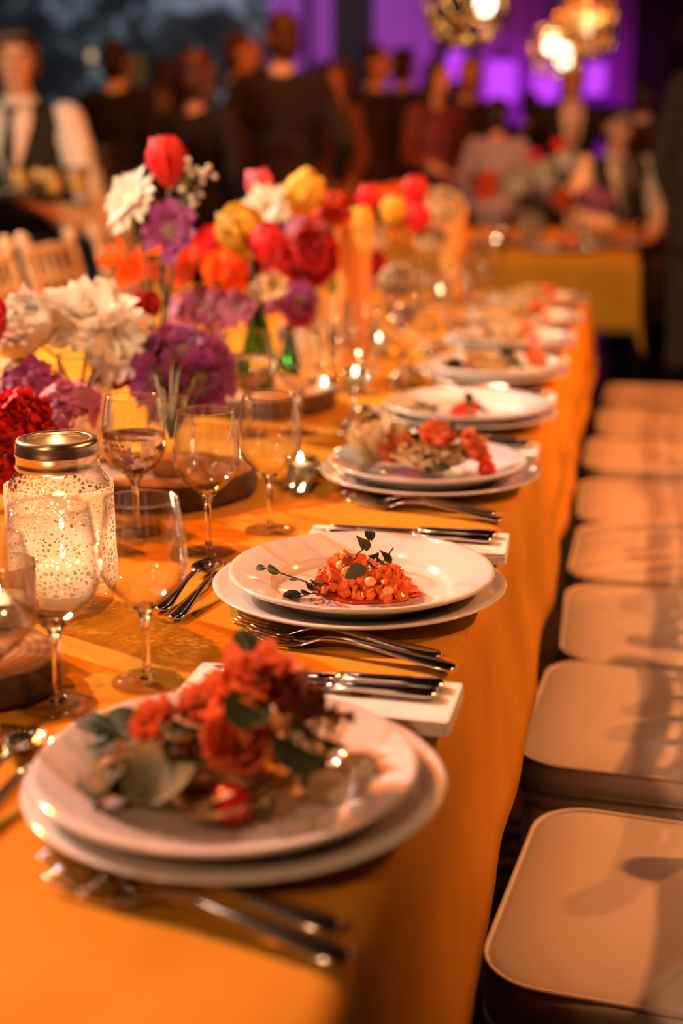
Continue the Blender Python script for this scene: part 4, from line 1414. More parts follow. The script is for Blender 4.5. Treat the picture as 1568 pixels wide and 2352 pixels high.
# second lace jar with white peonies
j2 = at(193, 1085, TOP)
jar(j2.x, j2.y, TOP, 'lace-wrapped glass jar holding the two white peonies', 0.98, False, True, 0.92)
j3 = at(395, 1092, SZ)
jar(j3.x, j3.y, SZ, 'small clear jar on the wood slice holding the purple scabious', 0.60, False, False, 1.1)
j4 = at(15, 1175, TOP)
jar(j4.x, j4.y, TOP, 'small jar holding the red carnations at the picture edge', 0.62, False, False, 1.0)
j5 = aty(470, 850, 2.44)
jar(j5.x, j5.y, TOP, 'low jar behind the clear bottle, holding orange poppies', 0.66, False, False, 1.0)
j6 = aty(715, 800, 2.86)
jar(j6.x, j6.y, TOP, 'low jar holding the red peonies beside the ribbed vase', 0.7, False, True, 1.0)
j7 = (-0.70, 3.30)
jar(j7[0], j7[1], SZ4, 'far jar on a wood slice holding red and yellow tulips', 0.7, False, False, 1.0)
b1 = aty(362, 700, 2.26)
bottle(b1.x, b1.y, TOP, aty(362, 585, 2.26).z - TOP, 0.026, 'bottle_clear', 'slim clear glass bottle holding a red tulip and a white daisy')
b2 = aty(592, 740, 2.40)
bottle(b2.x, b2.y, SZ2, aty(592, 678, 2.40).z - SZ2, 0.030, 'bottle_green', 'green glass bottle holding a yellow and a red tulip')
b3 = aty(665, 800, 2.62)
bottle(b3.x, b3.y, TOP, 0.12, 0.022, 'bottle_green', 'small green bottle behind the glasses, beside the votive candles')
b4 = aty(508, 790, 2.55)
bottle(b4.x, b4.y, TOP, 0.11, 0.020, 'bottle_clear', 'tiny clear bottle behind the purple flowers')
# tall ribbed amber vases
for k, (px, py0, py1, Y, lb) in enumerate(((812, 525, 760, 2.95, 'tall ribbed amber glass vase beside the red peonies'), (1040, 470, 620, 4.1, 'second tall ribbed amber vase, at the far end of the flowers'))):
    tp, bt = aty(px, py0, Y), aty(px, py1, Y)
    R = 0.036
    h = tp.z - TOP
    v = thing('ribbed_vase', lb, 'vase', (tp.x, Y, TOP), 0, 'tall ribbed vases')
    MB().lathe([(0.0001, 0.002), (R * 0.80, 0.002), (R * 0.82, 0.01), (R * 0.86, h * 0.4), (R * 0.95, h * 0.8), (R * 1.08, h), (R * 1.03, h - 0.001), (R * 0.88, h * 0.8), (R * 0.78, h * 0.3), (R * 0.75, 0.012), (0.0001, 0.010)], 72,
               wob=lambda a, j: 1 + 0.055 * math.cos(14 * a)).build('fluted_body', 'amber_glass', v)
    MB().tube([(R * 1.07 * math.cos(2 * PI * i / 36), R * 1.07 * math.sin(2 * PI * i / 36), h) for i in range(36)], 0.002, 6, closed=True).build('lip', 'amber_glass', v)

# votives; from the far-end one on, added to make bright blurred highlights
for px, py, Y, lab, R, h in ((2, 1520, None, 'brightest votive, cut by the picture edge beside the wood slice,', 0.036, 0.085), (690, 1105, None, 'small votive beside the third dinner plate,', 0.022, 0.035), (745, 935, None, 'votive between the wine glasses of the third place,', 0.026, 0.055),
                             (815, 905, None, 'votive behind the third place\'s last wine glass,', 0.024, 0.05), (870, 820, None, 'votive behind the fourth place\'s glasses,', 0.025, 0.05), (935, 745, None, 'votive below the far white peony,', 0.025, 0.05), (1010, 700, None, 'votive far along the table,', 0.025, 0.05), (1055, 672, None, 'added highlight votive at the far end of the long table,', 0.025, 0.05), (660, 878, None, 'added highlight votive before the small green bottle,', 0.024, 0.05),
                             (1138, 572, None, 'added highlight votive at the front edge of the second table,', 0.028, 0.05), (1343, 565, None, 'added highlight votive on the second table near its draped corner,', 0.028, 0.05)):
    q = at(px, py, TOP)
    if px == 2:
        votive(w3.x - 0.012, w3.y + 0.085, TOP, lab, R, h, 0.25, 0.55)
    else:
        votive(q.x, q.y, TOP, lab, R, h, 0.12, 0.6)


# ------------------------------------------------------------------ flowers
def hp(px, py, Y):
    return aty(px, py, Y)


def mouth(v, z):
    return Vector((v[0], v[1], z))


up = Vector((0, 0, 1))
# a/b: red carnations and lilac stock by the picture edge
m4 = mouth(j4, TOP + 0.03)
peony(hp(45, 985, 1.62), (0.3, -0.8, 0.5), 0.055, 'red', 'ruffled red carnation, front one by the picture edge', m4, 'red carnations', 'carnation', 0.22, (8, 9, 9, 7))
peony(hp(15, 1075, 1.60), (0.0, -0.9, 0.3), 0.050, 'red', 'ruffled red carnation hanging low behind the lidded jar', m4, 'red carnations', 'carnation', 0.22, (8, 9, 9, 7))
peony(hp(-15, 780, 1.80), (-0.2, -0.6, 0.7), 0.050, 'crimson', 'dark red carnation cut by the picture edge beside the white peony', m4, 'red carnations', 'carnation', 0.22)
stock(hp(70, 895, 1.72), 0.042, 'purple', 'purple stock cluster above the red carnations', m4, 16)
stock(hp(160, 930, 1.68), 0.036, 'lilac', 'lilac stock cluster just behind the lidded jar', m4, 14)
stock(hp(120, 975, 1.64), 0.026, 'purple', 'small purple stock cluster between red carnation and lilac blooms', m4, 10)
mum(hp(5, 935, 1.60), (0.2, -1, 0.3), 0.016, 'white', 'tiny white blossom in the red carnations', m4, 9, 1, 'small white blossoms', 0.5)
# c: white peonies
m2 = mouth(j2, TOP + 0.10)
peony(hp(88, 790, 1.90), (-0.3, -0.6, 0.6), 0.072, 'white', 'round white peony beside the shaggy one, above the lilac blooms', m2, 'white peonies', 'peony', 0.10, (8, 9, 9, 8))
peony(hp(80, 850, 1.89), (-0.2, -0.8, -0.2), 0.050, 'white', 'white peony drooping under the round one', m2, 'white peonies', 'peony', 0.10)
mum(hp(212, 738, 1.93), (0.25, -0.35, 0.8), 0.074, 'white', 'shaggy white peony with long petals, above the lace jar', m2, 15, 3, 'white peonies', 0.42, 'petal_white', 0.16, 74, 'shaggy_peony')
put_axis = (0.9, -0.5, -0.3)
mum(hp(262, 790, 1.90), (0.6, -0.6, 0.2), 0.050, 'white', 'open white blossom spilling over the lace jar\'s rim', m2, 11, 2, 'white peonies', 0.5, 'petal_white', 0.16, 74, 'shaggy_peony')
# d: reds behind
peony(hp(325, 735, 2.06), (0.2, -0.5, 0.8), 0.042, 'crimson', 'dark red carnation between white peony and clear bottle', m2, 'red carnations', 'carnation', 0.22)
peony(hp(262, 850, 1.98), (0.2, -0.9, 0.1), 0.040, 'crimson', 'dark red carnation under the shaggy white peony', m2, 'red carnations', 'carnation', 0.22)
# e: purple scabious cluster
m3 = mouth(j3, SZ + 0.05)
for k, (px, py, dY, R, ax) in enumerate(((365, 870, -0.04, 0.040, (-0.2, -1, 0.1)), (455, 870, -0.03, 0.040, (0.4, -0.9, 0.15)), (425, 810, 0.0, 0.040, (0.1, -0.7, 0.7)), (335, 815, 0.0, 0.036, (-0.5, -0.6, 0.6)), (490, 830, 0.01, 0.034, (0.7, -0.5, 0.5)), (400, 780, 0.03, 0.034, (0, -0.3, 1)), (330, 880, -0.01, 0.03, (-0.8, -0.6, 0)), (505, 880, 0.0, 0.03, (0.9, -0.4, 0.0)), (385, 915, -0.03, 0.03, (-0.1, -0.9, -0.2)), (440, 912, -0.02, 0.03, (0.3, -0.9, -0.2)))):
    scabiosa(hp(px, py, 1.93 + dY), ax, R, 'purple', 'purple scabious bloom over the wood slice, %s' % ('front with a pale eye', 'front, beside the glass', 'upper middle', 'upper, next to the white petals', 'upper, next to the wine glass', 'topmost', 'side one, by the lace jar', 'side one, by the wine glass', 'lowest, hanging by the jar rim', 'lowest, behind the wine glass rim')[k], m3, 10)
stock(hp(415, 850, 1.96), 0.046, 'purple', 'dense purple stock cluster inside the scabious bunch', m3, 14)
# f: clear bottle
m5 = Vector((b1.x, b1.y, TOP + 0.10))
tulip(hp(388, 432, 2.27), (-0.05, -0.1, 1), 0.092, 'red', 'tall red tulip above the white daisy in the clear bottle', m5)
mum(hp(302, 462, 2.24), (-0.45, -0.75, 0.45), 0.050, 'white', 'large white daisy beside the tall red tulip', m5, 18, 2, 'white daisies', 0.30, 'petal_cream', 0.34, 72)
breath(hp(438, 412, 2.29), 0.040, 'white gypsophila sprig beside the tall red tulip', m5, 26)
breath(hp(420, 455, 2.29), 0.032, 'gypsophila sprig just above the purple scabious', m5, 16)
scabiosa(hp(390, 530, 2.22), (0.1, -0.9, 0.25), 0.046, 'purple', 'open purple scabious at the neck of the clear bottle', m5, 8)
# g/h: orange poppies, lilac mass
m6 = mouth(j5, TOP + 0.06)
poppy(hp(420, 655, 2.42), (-0.2, -0.5, 0.8), 0.070, 'orange', 'bright orange poppy behind the clear bottle', m6)
poppy(hp(495, 660, 2.46), (0.6, -0.5, 0.6), 0.056, 'orange', 'orange poppy leaning towards the red blooms', m6)
poppy(hp(330, 640, 2.46), (-0.7, -0.4, 0.6), 0.050, 'orange', 'orange poppy seen beside the bottle, towards the cream chairs', m6)
stock(hp(440, 715, 2.36), 0.046, 'lilac', 'lilac stock cluster below the orange poppies', m6, 15)
stock(hp(515, 725, 2.38), 0.050, 'lilac', 'lilac stock cluster between the clear and the green bottle', m6, 16)
for k, (px, py, R) in enumerate(((470, 700, 0.030), (545, 705, 0.028))):
    scabiosa(hp(px, py, 2.33), (0.1, -0.9, 0.4), R, 'lilac', 'pale lilac scabious under the poppies, %s' % ('by the clear bottle', 'by the green bottle')[k], m6, 9)
# i: green bottle
m7 = Vector((b2.x, b2.y, SZ2 + 0.08))
tulip(hp(575, 598, 2.39), (-0.34, -0.1, 1), 0.106, 'yellow', 'yellow tulip leaning out of the green bottle', m7)
tulip(hp(612, 618, 2.36), (0.08, -0.25, 1), 0.084, 'red', 'red tulip in front of the yellow one in the green bottle', m7)
mum(hp(622, 655, 2.36), (0.4, -0.8, 0.3), 0.026, 'cream', 'small cream blossom at the neck of the green bottle', m7, 8, 2, 'small cream blossoms', 0.6)
mum(hp(595, 668, 2.37), (-0.3, -0.8, 0.3), 0.020, 'cream', 'tiny cream blossom under the red tulip', m7, 8, 1, 'small cream blossoms', 0.6)
# j: red mass and tulips behind
m8 = mouth(j6, TOP + 0.07)
peony(hp(510, 590, 2.72), (-0.4, -0.6, 0.7), 0.060, 'red', 'red carnation next to the yellow tulip', m8, 'red carnations', 'carnation', 0.22, (8, 9, 9, 7))
peony(hp(540, 650, 2.70), (-0.2, -0.8, 0.4), 0.056, 'red', 'red carnation below the yellow tulip, above lilac blooms', m8, 'red carnations', 'carnation', 0.22)
peony(hp(722, 605, 2.82), (0.05, -0.9, 0.3), 0.082, 'crimson', 'large crimson peony beside the ribbed vase', m8, 'red peonies', 'peony', 0.12, (9, 9, 9, 8))
peony(hp(765, 505, 2.95), (0.1, -0.5, 0.8), 0.056, 'crimson', 'crimson peony above the ribbed vase', m8, 'red peonies', 'peony', 0.14)
peony(hp(660, 655, 2.78), (-0.4, -0.8, 0.2), 0.056, 'red', 'red peony behind the green bottle\'s tulip', m8, 'red peonies', 'peony', 0.14)
peony(hp(700, 715, 2.76), (0, -0.9, 0), 0.044, 'red', 'low red carnation beside the green bottle', m8, 'red carnations', 'carnation', 0.22)
tulip(hp(603, 470, 2.80), (-0.15, 0, 1), 0.076, 'pink', 'pinkish red tulip behind the white daisy', m8)
tulip(hp(668, 498, 2.82), (0.55, 0, 1), 0.108, 'yellow', 'yellow tulip leaning away behind the white daisy', m8)
mum(hp(612, 476, 2.74), (0, -0.9, 0.4), 0.044, 'white', 'white daisy before the pinkish red tulip', m8, 14, 2, 'white daisies', 0.32)
stock(hp(700, 520, 2.90), 0.042, 'lilac', 'lilac cluster under the crimson peony', m8, 12)
stock(hp(660, 705, 2.70), 0.044, 'purple', 'purple cluster between green bottle and red peony', m8, 12)
scabiosa(hp(690, 690, 2.66), (0.2, -0.9, 0.2), 0.034, 'purple', 'purple scabious with a pale eye beside the ribbed vase', m8, 9)
poppy(hp(705, 500, 2.88), (0.1, -0.5, 0.8), 0.030, 'orange', 'small orange poppy above the lilac cluster', m8)
# ribbed vase top flower
vt = aty(812, 525, 2.95)
poppy(Vector((vt.x - 0.012, 2.94, vt.z + 0.004)), (-0.3, -0.4, 0.8), 0.034, 'orange', 'orange blossom resting at the mouth of the ribbed vase', Vector((vt.x, 2.95, TOP + 0.05)))
# k: far bouquet
m9 = Vector((j7[0], j7[1], SZ4 + 0.07))
for k, (px, py, Y, L, col, ax, lb) in enumerate(((845, 490, 3.25, 0.070, 'red', (0, 0, 1), 'red tulip above the ribbed vase, orange tinged'), (842, 540, 3.2, 0.075, 'yellow', (-0.3, -0.1, 1), 'yellow tulip between crimson peony and far red tulips'),
                                               (948, 480, 3.45, 0.085, 'red', (0.05, -0.1, 1), 'highest red tulip of the far bouquet'), (955, 540, 3.35, 0.085, 'red', (0.1, -0.3, 1), 'red tulip under the highest one in the far bouquet'),
                                               (890, 520, 3.3, 0.075, 'yellow', (0.3, 0, 1), 'yellow tulip beside the far red tulips'))):
    tulip(hp(px, py, Y), ax, L, col, lb, m9)
peony(hp(1000, 500, 3.5), (0.4, -0.5, 0.7), 0.072, 'cream', 'peach peony at the end of the far bouquet', m9, 'peach peonies', 'peony', 0.12)
peony(hp(905, 470, 3.55), (-0.2, -0.5, 0.8), 0.050, 'orange', 'orange peony behind the far tulips', m9, 'peach peonies', 'peony', 0.12)
peony(hp(870, 560, 3.28), (-0.2, -0.8, 0.4), 0.050, 'cream', 'cream peony beside the ribbed vase\'s mouth', m9, 'peach peonies', 'peony', 0.12)
peony(hp(868, 610, 3.2), (-0.2, -0.8, 0.2), 0.046, 'crimson', 'dark red peony low beside the ribbed vase', m9, 'red peonies', 'peony', 0.14)
peony(hp(985, 560, 3.4), (0.3, -0.8, 0.3), 0.056, 'cream', 'cream peony under the peach one in the far bouquet', m9, 'peach peonies', 'peony', 0.12)
peony(hp(920, 660, 3.12), (0, -0.8, 0.5), 0.056, 'cream', 'pale peony low over the far wine glasses', m9, 'peach peonies', 'peony', 0.10)
stock(hp(880, 640, 3.2), 0.036, 'purple', 'purple cluster beneath the cream peony of the far bouquet', m9, 10)


# ------------------------------------------------------------------ the second table
def far_glass(x, y, label):
    t = wine_glass(x, y, label)
    t['group'] = 'wine glasses on the second table'
    return t


k = 0
for (px, Y) in ((1100, 6.1), (1140, 6.25), (1165, 6.1), (1205, 6.2), (1300, 6.1), (1345, 6.25), (1395, 6.15), (1430, 6.6), (1180, 6.8), (1330, 6.9)):
    q = aty(px, 500, Y)
    far_glass(q.x, Y, 'wine glass on the second table, %s from its flower end' % ORD[k])
    k += 1
for i, (px, Y) in enumerate(((1290, 6.05), (1405, 6.4), (1150, 6.4))):
    q = aty(px, 500, Y)
    tag(put('dinner_plate', charger_me, loc=(q.x, Y, TOP)), 'white plate on the second table, %s' % ('front one', 'beside its draped corner', 'under the orange blooms')[i], 'plate', 'plates of the second table')
    leaf((q.x, Y, TOP + 0.008), 0.06, (0.2, -0.3, 0.8), 3, 'leaf', 'green leaf on the second table\'s %s plate' % ('front', 'corner', 'rear')[i], 'leaves on the second table', 0)
    salmon_rose((q.x + 0.03, Y, TOP + 0.008), 0.045, (0.1, -0.3, 1), 'salmon rose on the second table\'s %s plate' % ('front', 'corner', 'rear')[i], 'salmon roses')
vq = aty(1225, 470, 6.45)
jar(vq.x, 6.45, TOP, 'jar of white flowers on the second table', 1.0, False, True)
mv = Vector((vq.x, 6.45, TOP + 0.12))
for k, (px, py, R, ax, lb) in enumerate(((1200, 430, 0.11, (-0.3, -0.8, 0.4), 'largest white peony on the second table'), (1250, 415, 0.10, (0.3, -0.8, 0.5), 'white peony beside the largest one on the second table'), (1290, 385, 0.075, (0.5, -0.5, 0.5), 'white peony leaning out of the second table\'s bouquet'))):
    peony(hp(px, py, 6.4), ax, R, 'white', lb, mv, 'white peonies of the second table', 'peony', 0.10, (7, 7, 6, 5))
peony(hp(1130, 440, 6.5), (-0.3, -0.8, 0.4), 0.10, 'orange', 'orange peony on the second table', mv, 'orange peonies', 'peony', 0.12, (7, 7, 6, 5))
peony(hp(1285, 465, 6.35), (0.3, -0.8, 0.2), 0.07, 'orange', 'small orange peony under the white ones on the second table', mv, 'orange peonies', 'peony', 0.12, (6, 6, 5, 4))
tulip(hp(1231, 385, 6.45), (-0.1, 0, 1), 0.085, 'red', 'red tulip over the second table\'s white peonies', mv)
tulip(hp(1278, 362, 6.45), (0.2, 0, 1), 0.095, 'red', 'highest red tulip over the second table', mv)
stock(hp(1355, 470, 6.5), 0.09, 'lilac', 'pinkish lilac cluster on the second table before the seated guest', mv, 14)


# ------------------------------------------------------------------ people
def hand(mb, w, d, palm_n, s=1.0):
    """palm and five fingers from wrist w along direction d; palm_n is the palm's normal"""
    d = Vector(d).normalized()
    n = Vector(palm_n)
    n = (n - d * n.dot(d)).normalized()
    sd = d.cross(n)
    w = Vector(w)
    for k in (-1, -0.33, 0.33, 1):
        mb.cap(w + sd * 0.012 * k + d * 0.005, w + d * 0.085 + sd * 0.030 * k, 0.015, 0.013, 8)
    for k, L in zip((-1, -0.33, 0.33, 1), (0.062, 0.074, 0.080, 0.070)):
        a = w + d * 0.088 + sd * 0.032 * k
        b = a + d * L * 0.5 + n * 0.012
        c = b + d * L * 0.42 + n * 0.026
        mb.cap(a, b, 0.0105, 0.0095, 8)
        mb.cap(b, c, 0.0095, 0.008, 8)
    a = w + d * 0.025 + sd * 0.028
    b = a + sd * 0.036 + d * 0.028 + n * 0.012
    mb.cap(a, b, 0.015, 0.012, 8)
    mb.cap(b, b + d * 0.032 + n * 0.012 + sd * 0.006, 0.012, 0.009, 8)


def person(label, px, Y, H, rot, outfit, hair='hair_dark', style='short', arms=None, seat=False, turn=0.0, tie=None, face=False, voxel=0.013, lean=0.0, X=None, nod=0.0):
    x = aty(px, 300, Y).x if X is None else X
    t = thing('person', label, 'person', (x, Y, 0), rot, 'guests standing in the hall')
    s = H / 1.75
    t.scale = (s, s, s)
    dz = -0.36 if seat else 0.0
    LX = lambda z: -lean * max(0, z - 0.95)                 # forward lean (towards -y)
    V = lambda x, y, z: Vector((x, y + LX(z), z + dz))
    hc = V(0, -0.012, 1.645)
    Rh = Matrix.Rotation(turn, 4, 'Z') @ Matrix.Rotation(nod, 4, 'X')
    HP = lambda x, y, z: hc + (Rh @ Vector((x, y, z)))
    R3 = Rh.to_3x3()
    if arms is None:
        arms = [((-0.255, 0.03, 1.16), (-0.25, -0.06, 0.92)), ((0.255, 0.03, 1.16), (0.25, -0.06, 0.92))]
    A = []
    for k, (e, w) in enumerate(arms):
        sx = -1 if k == 0 else 1
        A.append((V(sx * 0.185, 0.0, 1.425), V(*e), V(*w), sx))
    if seat:
        legs = [(V(sx * 0.09, 0.0, 0.93), Vector((sx * 0.11, -0.42, 0.54)), Vector((sx * 0.11, -0.40, 0.08)), sx) for sx in (-1, 1)]
    else:
        legs = [(V(sx * 0.09, 0.0, 0.93), Vector((sx * 0.10, -0.005, 0.50)), Vector((sx * 0.105, 0.02, 0.08)), sx) for sx in (-1, 1)]

    def torso(mb, g=0.0, low=0.95):
        mb.ell(V(0, 0.0, 1.29), (0.168 + g, 0.105 + g, 0.165 + g), 14, 10)
        mb.cap(V(-0.135, 0.005, 1.405), V(0.135, 0.005, 1.405), 0.062 + g, 0.062 + g)
        mb.ell(V(0, 0.0, 1.12), (0.142 + g, 0.096 + g, 0.17 + g), 14, 10)
        mb.ell(V(0, 0.01, 0.97), (0.162 + g, 0.112 + g, 0.12 + g), 14, 10)

    # ---- body: one continuous surface
    mb = MB()
    torso(mb)
    mb.cap(V(0, 0.01, 1.45), HP(0, 0.01, -0.09), 0.058, 0.052)
    mb.ell(HP(0, 0.008, 0.015), (0.074, 0.092, 0.100), 14, 10, R3)
    mb.ell(HP(0, -0.030, -0.055), (0.054, 0.058, 0.062), 12, 8, R3)
    mb.cap(HP(0, -0.082, 0.012), HP(0, -0.102, -0.020), 0.011, 0.015, 8)
    for sx in (-1, 1):
        mb.ell(HP(sx * 0.074, 0.012, -0.005), (0.012, 0.020, 0.030), 8, 6, R3)
        mb.ell(HP(sx * 0.032, -0.070, 0.036), (0.026, 0.016, 0.010), 8, 6, R3)
    for (sh, e, w, sx) in A:
        mb.cap(sh, e, 0.050, 0.038)
        mb.cap(e, w, 0.039, 0.027)
        hand(mb, w, (w - e), Vector((-sx, -0.2, 0.3)) if abs((w - e).normalized().z) > 0.6 else Vector((0, 0, 1)))
    for (h, kn, an, sx) in legs:
        mb.cap(h, kn, 0.085, 0.056)
        mb.cap(kn, an, 0.056, 0.036)
        mb.cap(an + Vector((0, 0.02, -0.035)), an + Vector((sx * 0.01, -0.15, -0.045)), 0.036, 0.028)
    o = mb.build('body', 'skin', t)

    def rem(o, v=voxel, it=5):
        r = o.modifiers.new('surface', 'REMESH')
        r.mode = 'VOXEL'
        r.voxel_size = v
        r.use_smooth_shade = True
        sm = o.modifiers.new('smooth', 'SMOOTH')
        sm.iterations = it
        sm.factor = 0.5
        return o
    rem(o, min(voxel, 0.0095), 2)
    # ---- face
    if face:
        for sx in (-1, 1):
            MB().ell(HP(sx * 0.032, -0.080, 0.020), (0.015, 0.009, 0.009), 10, 8, R3).build('eye', 'eye', t)
        MB().ell(HP(0, -0.088, -0.058), (0.026, 0.010, 0.009), 10, 6, R3).build('mouth', 'lips', t)
    # ---- hair
    hb = MB()
    hb.ell(HP(0, 0.022, 0.042), (0.084, 0.094, 0.088), 14, 10, R3)
    hb.ell(HP(0, 0.046, -0.03), (0.080, 0.070, 0.092), 12, 8, R3)
    if style == 'fringe':
        hb.cap(HP(-0.07, -0.045, 0.075), HP(0.05, -0.075, 0.088), 0.030, 0.026)
        for sx in (-1, 1):
            hb.cap(HP(sx * 0.076, -0.01, 0.05), HP(sx * 0.080, 0.01, -0.055), 0.024, 0.020)
    if style == 'long':
        for k in range(-3, 4):
            hb.cap(HP(k * 0.024, 0.06 - abs(k) * 0.012, 0.0), V(k * 0.040, 0.10 - abs(k) * 0.012, 1.32), 0.035, 0.026)
        for sx in (-1, 1):
            hb.cap(HP(sx * 0.075, -0.01, 0.03), V(sx * 0.10, -0.02, 1.36), 0.028, 0.022)
    if style == 'bun':
        hb.ell(HP(0, 0.10, 0.07), 0.050, 10, 8)
    if style == 'bob':
        for k in range(-3, 4):
            hb.cap(HP(k * 0.026, 0.055 - abs(k) * 0.015, 0.0), HP(k * 0.030, 0.06 - abs(k) * 0.016, -0.11), 0.034, 0.030)
    rem(hb.build('hair', hair, t), 0.012, 6)
    # ---- clothes
    kind, c1, c2 = outfit

    def sleeves(mb, g, to=1.0):
        for (sh, e, w, sx) in A:
            mb.cap(sh, e, 0.056 + g, 0.046 + g)
            if to > 0:
                mb.cap(e, e + (w - e) * to, 0.046 + g, 0.036 + g)

    def trousers(mat):
        tb = MB()
        tb.ell(V(0, 0.01, 0.95), (0.172, 0.122, 0.11), 14, 10)
        for (h, kn, an, sx) in legs:
            tb.cap(h, kn, 0.098, 0.074)
            tb.cap(kn, an + Vector((0, 0, 0.0)), 0.074, 0.064)
        rem(tb.build('trousers', mat, t))
        for (h, kn, an, sx) in legs:
            sb = MB()
            sb.cap(an + Vector((0, 0.02, -0.032)), an + Vector((sx * 0.01, -0.17, -0.042)), 0.046, 0.036)
            sb.build('shoe', 'shoe', t)
    if kind == 'suit':
        jb = MB()
        torso(jb, 0.026)
        jb.ell(V(0, 0.012, 0.90), (0.185, 0.135, 0.10), 14, 10)
        sleeves(jb, 0.012, 0.96)
        rem(jb.build('jacket', c1, t))
        trousers(c1)
        if face or tie:
            nb = MB()
            yb = -0.142
            nb.add([V(-0.065, yb + 0.07, 1.475), V(0.065, yb + 0.07, 1.475), V(0.075, yb + 0.03, 1.42), V(0.05, yb, 1.28), V(0.0, yb, 1.10), V(-0.05, yb, 1.28), V(-0.075, yb + 0.03, 1.42)], [(0, 1, 2, 6), (6, 2, 3, 5), (5, 3, 4)])
            solidify(nb.build('shirt_front', c2, t), 0.02)
            cb = MB()
            cb.lathe([(0.064, 0.0), (0.066, 0.035), (0.060, 0.04)], 20, V(0, 0.005, 1.465))
            solidify(cb.build('collar', c2, t), 0.004)
            tb = MB()
            tb.add([V(-0.016, yb - 0.0 + 0.045, 1.46), V(0.016, yb + 0.045, 1.46), V(0.024, yb - 0.018, 1.30), V(0.030, yb - 0.018, 1.16), V(0, yb - 0.016, 1.11), V(-0.030, yb - 0.018, 1.16), V(-0.024, yb - 0.018, 1.30)], [(0, 1, 2, 6), (6, 2, 3, 5), (5, 3, 4)])
            solidify(tb.build('tie', tie or 'tie_black', t), 0.008)
        else:
            MB().lathe([(0.064, 0.0), (0.066, 0.038), (0.060, 0.042)], 20, V(0, 0.008, 1.468)).build('shirt_collar', c2, t)
    elif kind == 'vest':
        sb = MB()
        torso(sb, 0.008)
        sleeves(sb, 0.016, 0.72)
        rem(sb.build('shirt', c1, t))
        vb = MB()
        torso(vb, 0.022)
        rem(vb.build('waistcoat', c2, t))
        nb = MB()
        yb = -0.136
        nb.add([V(-0.072, yb + 0.075, 1.485), V(0.072, yb + 0.075, 1.485), V(0.085, yb + 0.03, 1.42), V(0.055, yb, 1.30), V(0.0, yb, 1.17), V(-0.055, yb, 1.30), V(-0.085, yb + 0.03, 1.42)], [(0, 1, 2, 6), (6, 2, 3, 5), (5, 3, 4)])
        solidify(nb.build('shirt_front', c1, t), 0.02)
        cb = MB()
        cb.lathe([(0.066, 0.0), (0.070, 0.035), (0.062, 0.04)], 20, V(0, 0.005, 1.47))
        solidify(cb.build('collar', c1, t), 0.004)
        tb = MB()
        tb.add([V(-0.020, yb + 0.045, 1.47), V(0.020, yb + 0.045, 1.47), V(0.013, yb + 0.015, 1.42), V(0.026, yb - 0.018, 1.30), V(0, yb - 0.016, 1.20), V(-0.026, yb - 0.018, 1.30), V(-0.013, yb + 0.015, 1.42)], [(0, 1, 2, 6), (6, 2, 3, 5), (5, 3, 4)])
        solidify(tb.build('tie', 'tie_black', t), 0.008)
        trousers(c2)
    elif kind == 'shirt':
        sb = MB()
        torso(sb, 0.018)
        sleeves(sb, 0.012, 0.85)
        rem(sb.build('shirt', c1, t))
        trousers(c2)
    elif kind == 'dress':
        db = MB()
        torso(db, 0.014)
        db.lathe([(0.001, 0.40), (0.26, 0.40), (0.22, 0.65), (0.175, 0.93), (0.15, 1.05), (0.001, 1.06)], 18, (0, 0.01 - lean * 0.03, dz))
        if c2:
            sleeves(db, 0.008, 0.5)
        rem(db.build('dress', c1, t))
        for (h, kn, an, sx) in legs:
            sb = MB()
            sb.cap(an + Vector((0, 0.02, -0.032)), an + Vector((sx * 0.01, -0.16, -0.042)), 0.042, 0.030)
            sb.build('shoe', 'shoe', t)
    return t


# the waiter with the tray
WY = 4.75
wx = aty(48, 200, WY).x
tray_z = aty(100, 445, WY - 0.36).z
sS = 1.56 / 1.75
ez = (tray_z - 0.03) / sS
person('waiter in a white shirt, black waistcoat and tie carrying a tray', 48, WY, 1.56, 0.06, ('vest', 'shirt', 'suit_black'), 'hair_brown', 'fringe',
       [((-0.28, -0.02, 1.04), (-0.17, -0.29, ez - 0.03)), ((0.31, -0.02, 1.02), (0.18, -0.29, ez - 0.03))], False, 0.25, None, True, 0.010)
tr = thing('serving_tray', 'dark serving tray held by the waiter', 'tray', (wx + 0.055, WY - 0.40, tray_z), 0.05)
MB().add(*(lambda lp: ([(x, y, 0) for x, y in lp] + [(x * 1.03, y * 1.05, 0.022) for x, y in lp] + [(x * 1.0, y * 1.01, 0.022) for x, y in lp] + [(x * 0.97, y * 0.96, 0.005) for x, y in lp],
         [(k * len(lp) + i, k * len(lp) + (i + 1) % len(lp), (k + 1) * len(lp) + (i + 1) % len(lp), (k + 1) * len(lp) + i) for k in range(3) for i in range(len(lp))] + [tuple(range(len(lp)))[::-1], tuple(3 * len(lp) + i for i in range(len(lp)))]))(rrect(0.20, 0.14, 0.03, 4))).build('tray_body', 'tray', tr)
for k, (px, dy) in enumerate(((52, -0.50), (122, -0.50), (178, -0.48), (100, -0.36))):
    q = aty(px, 440, WY + dy)
    c = thing('dessert_cup', 'glass of pale yellow cream on the tray, %s' % ('first from the waiter\'s tie', 'second along the front', 'third along the front', 'one behind the others')[k], 'dessert glass', (q.x, WY + dy, tray_z + 0.006), 0, 'dessert glasses on the tray')
    MB().lathe([(0.0001, 0.0), (0.028, 0.0), (0.038, 0.082), (0.036, 0.083), (0.027, 0.004)], 20).build('glass_cup', 'glass_thin', c)
    MB().lathe([(0.0001, 0.003), (0.026, 0.003), (0.034, 0.068), (0.0001, 0.072)], 20).build('cream', 'custard', c)
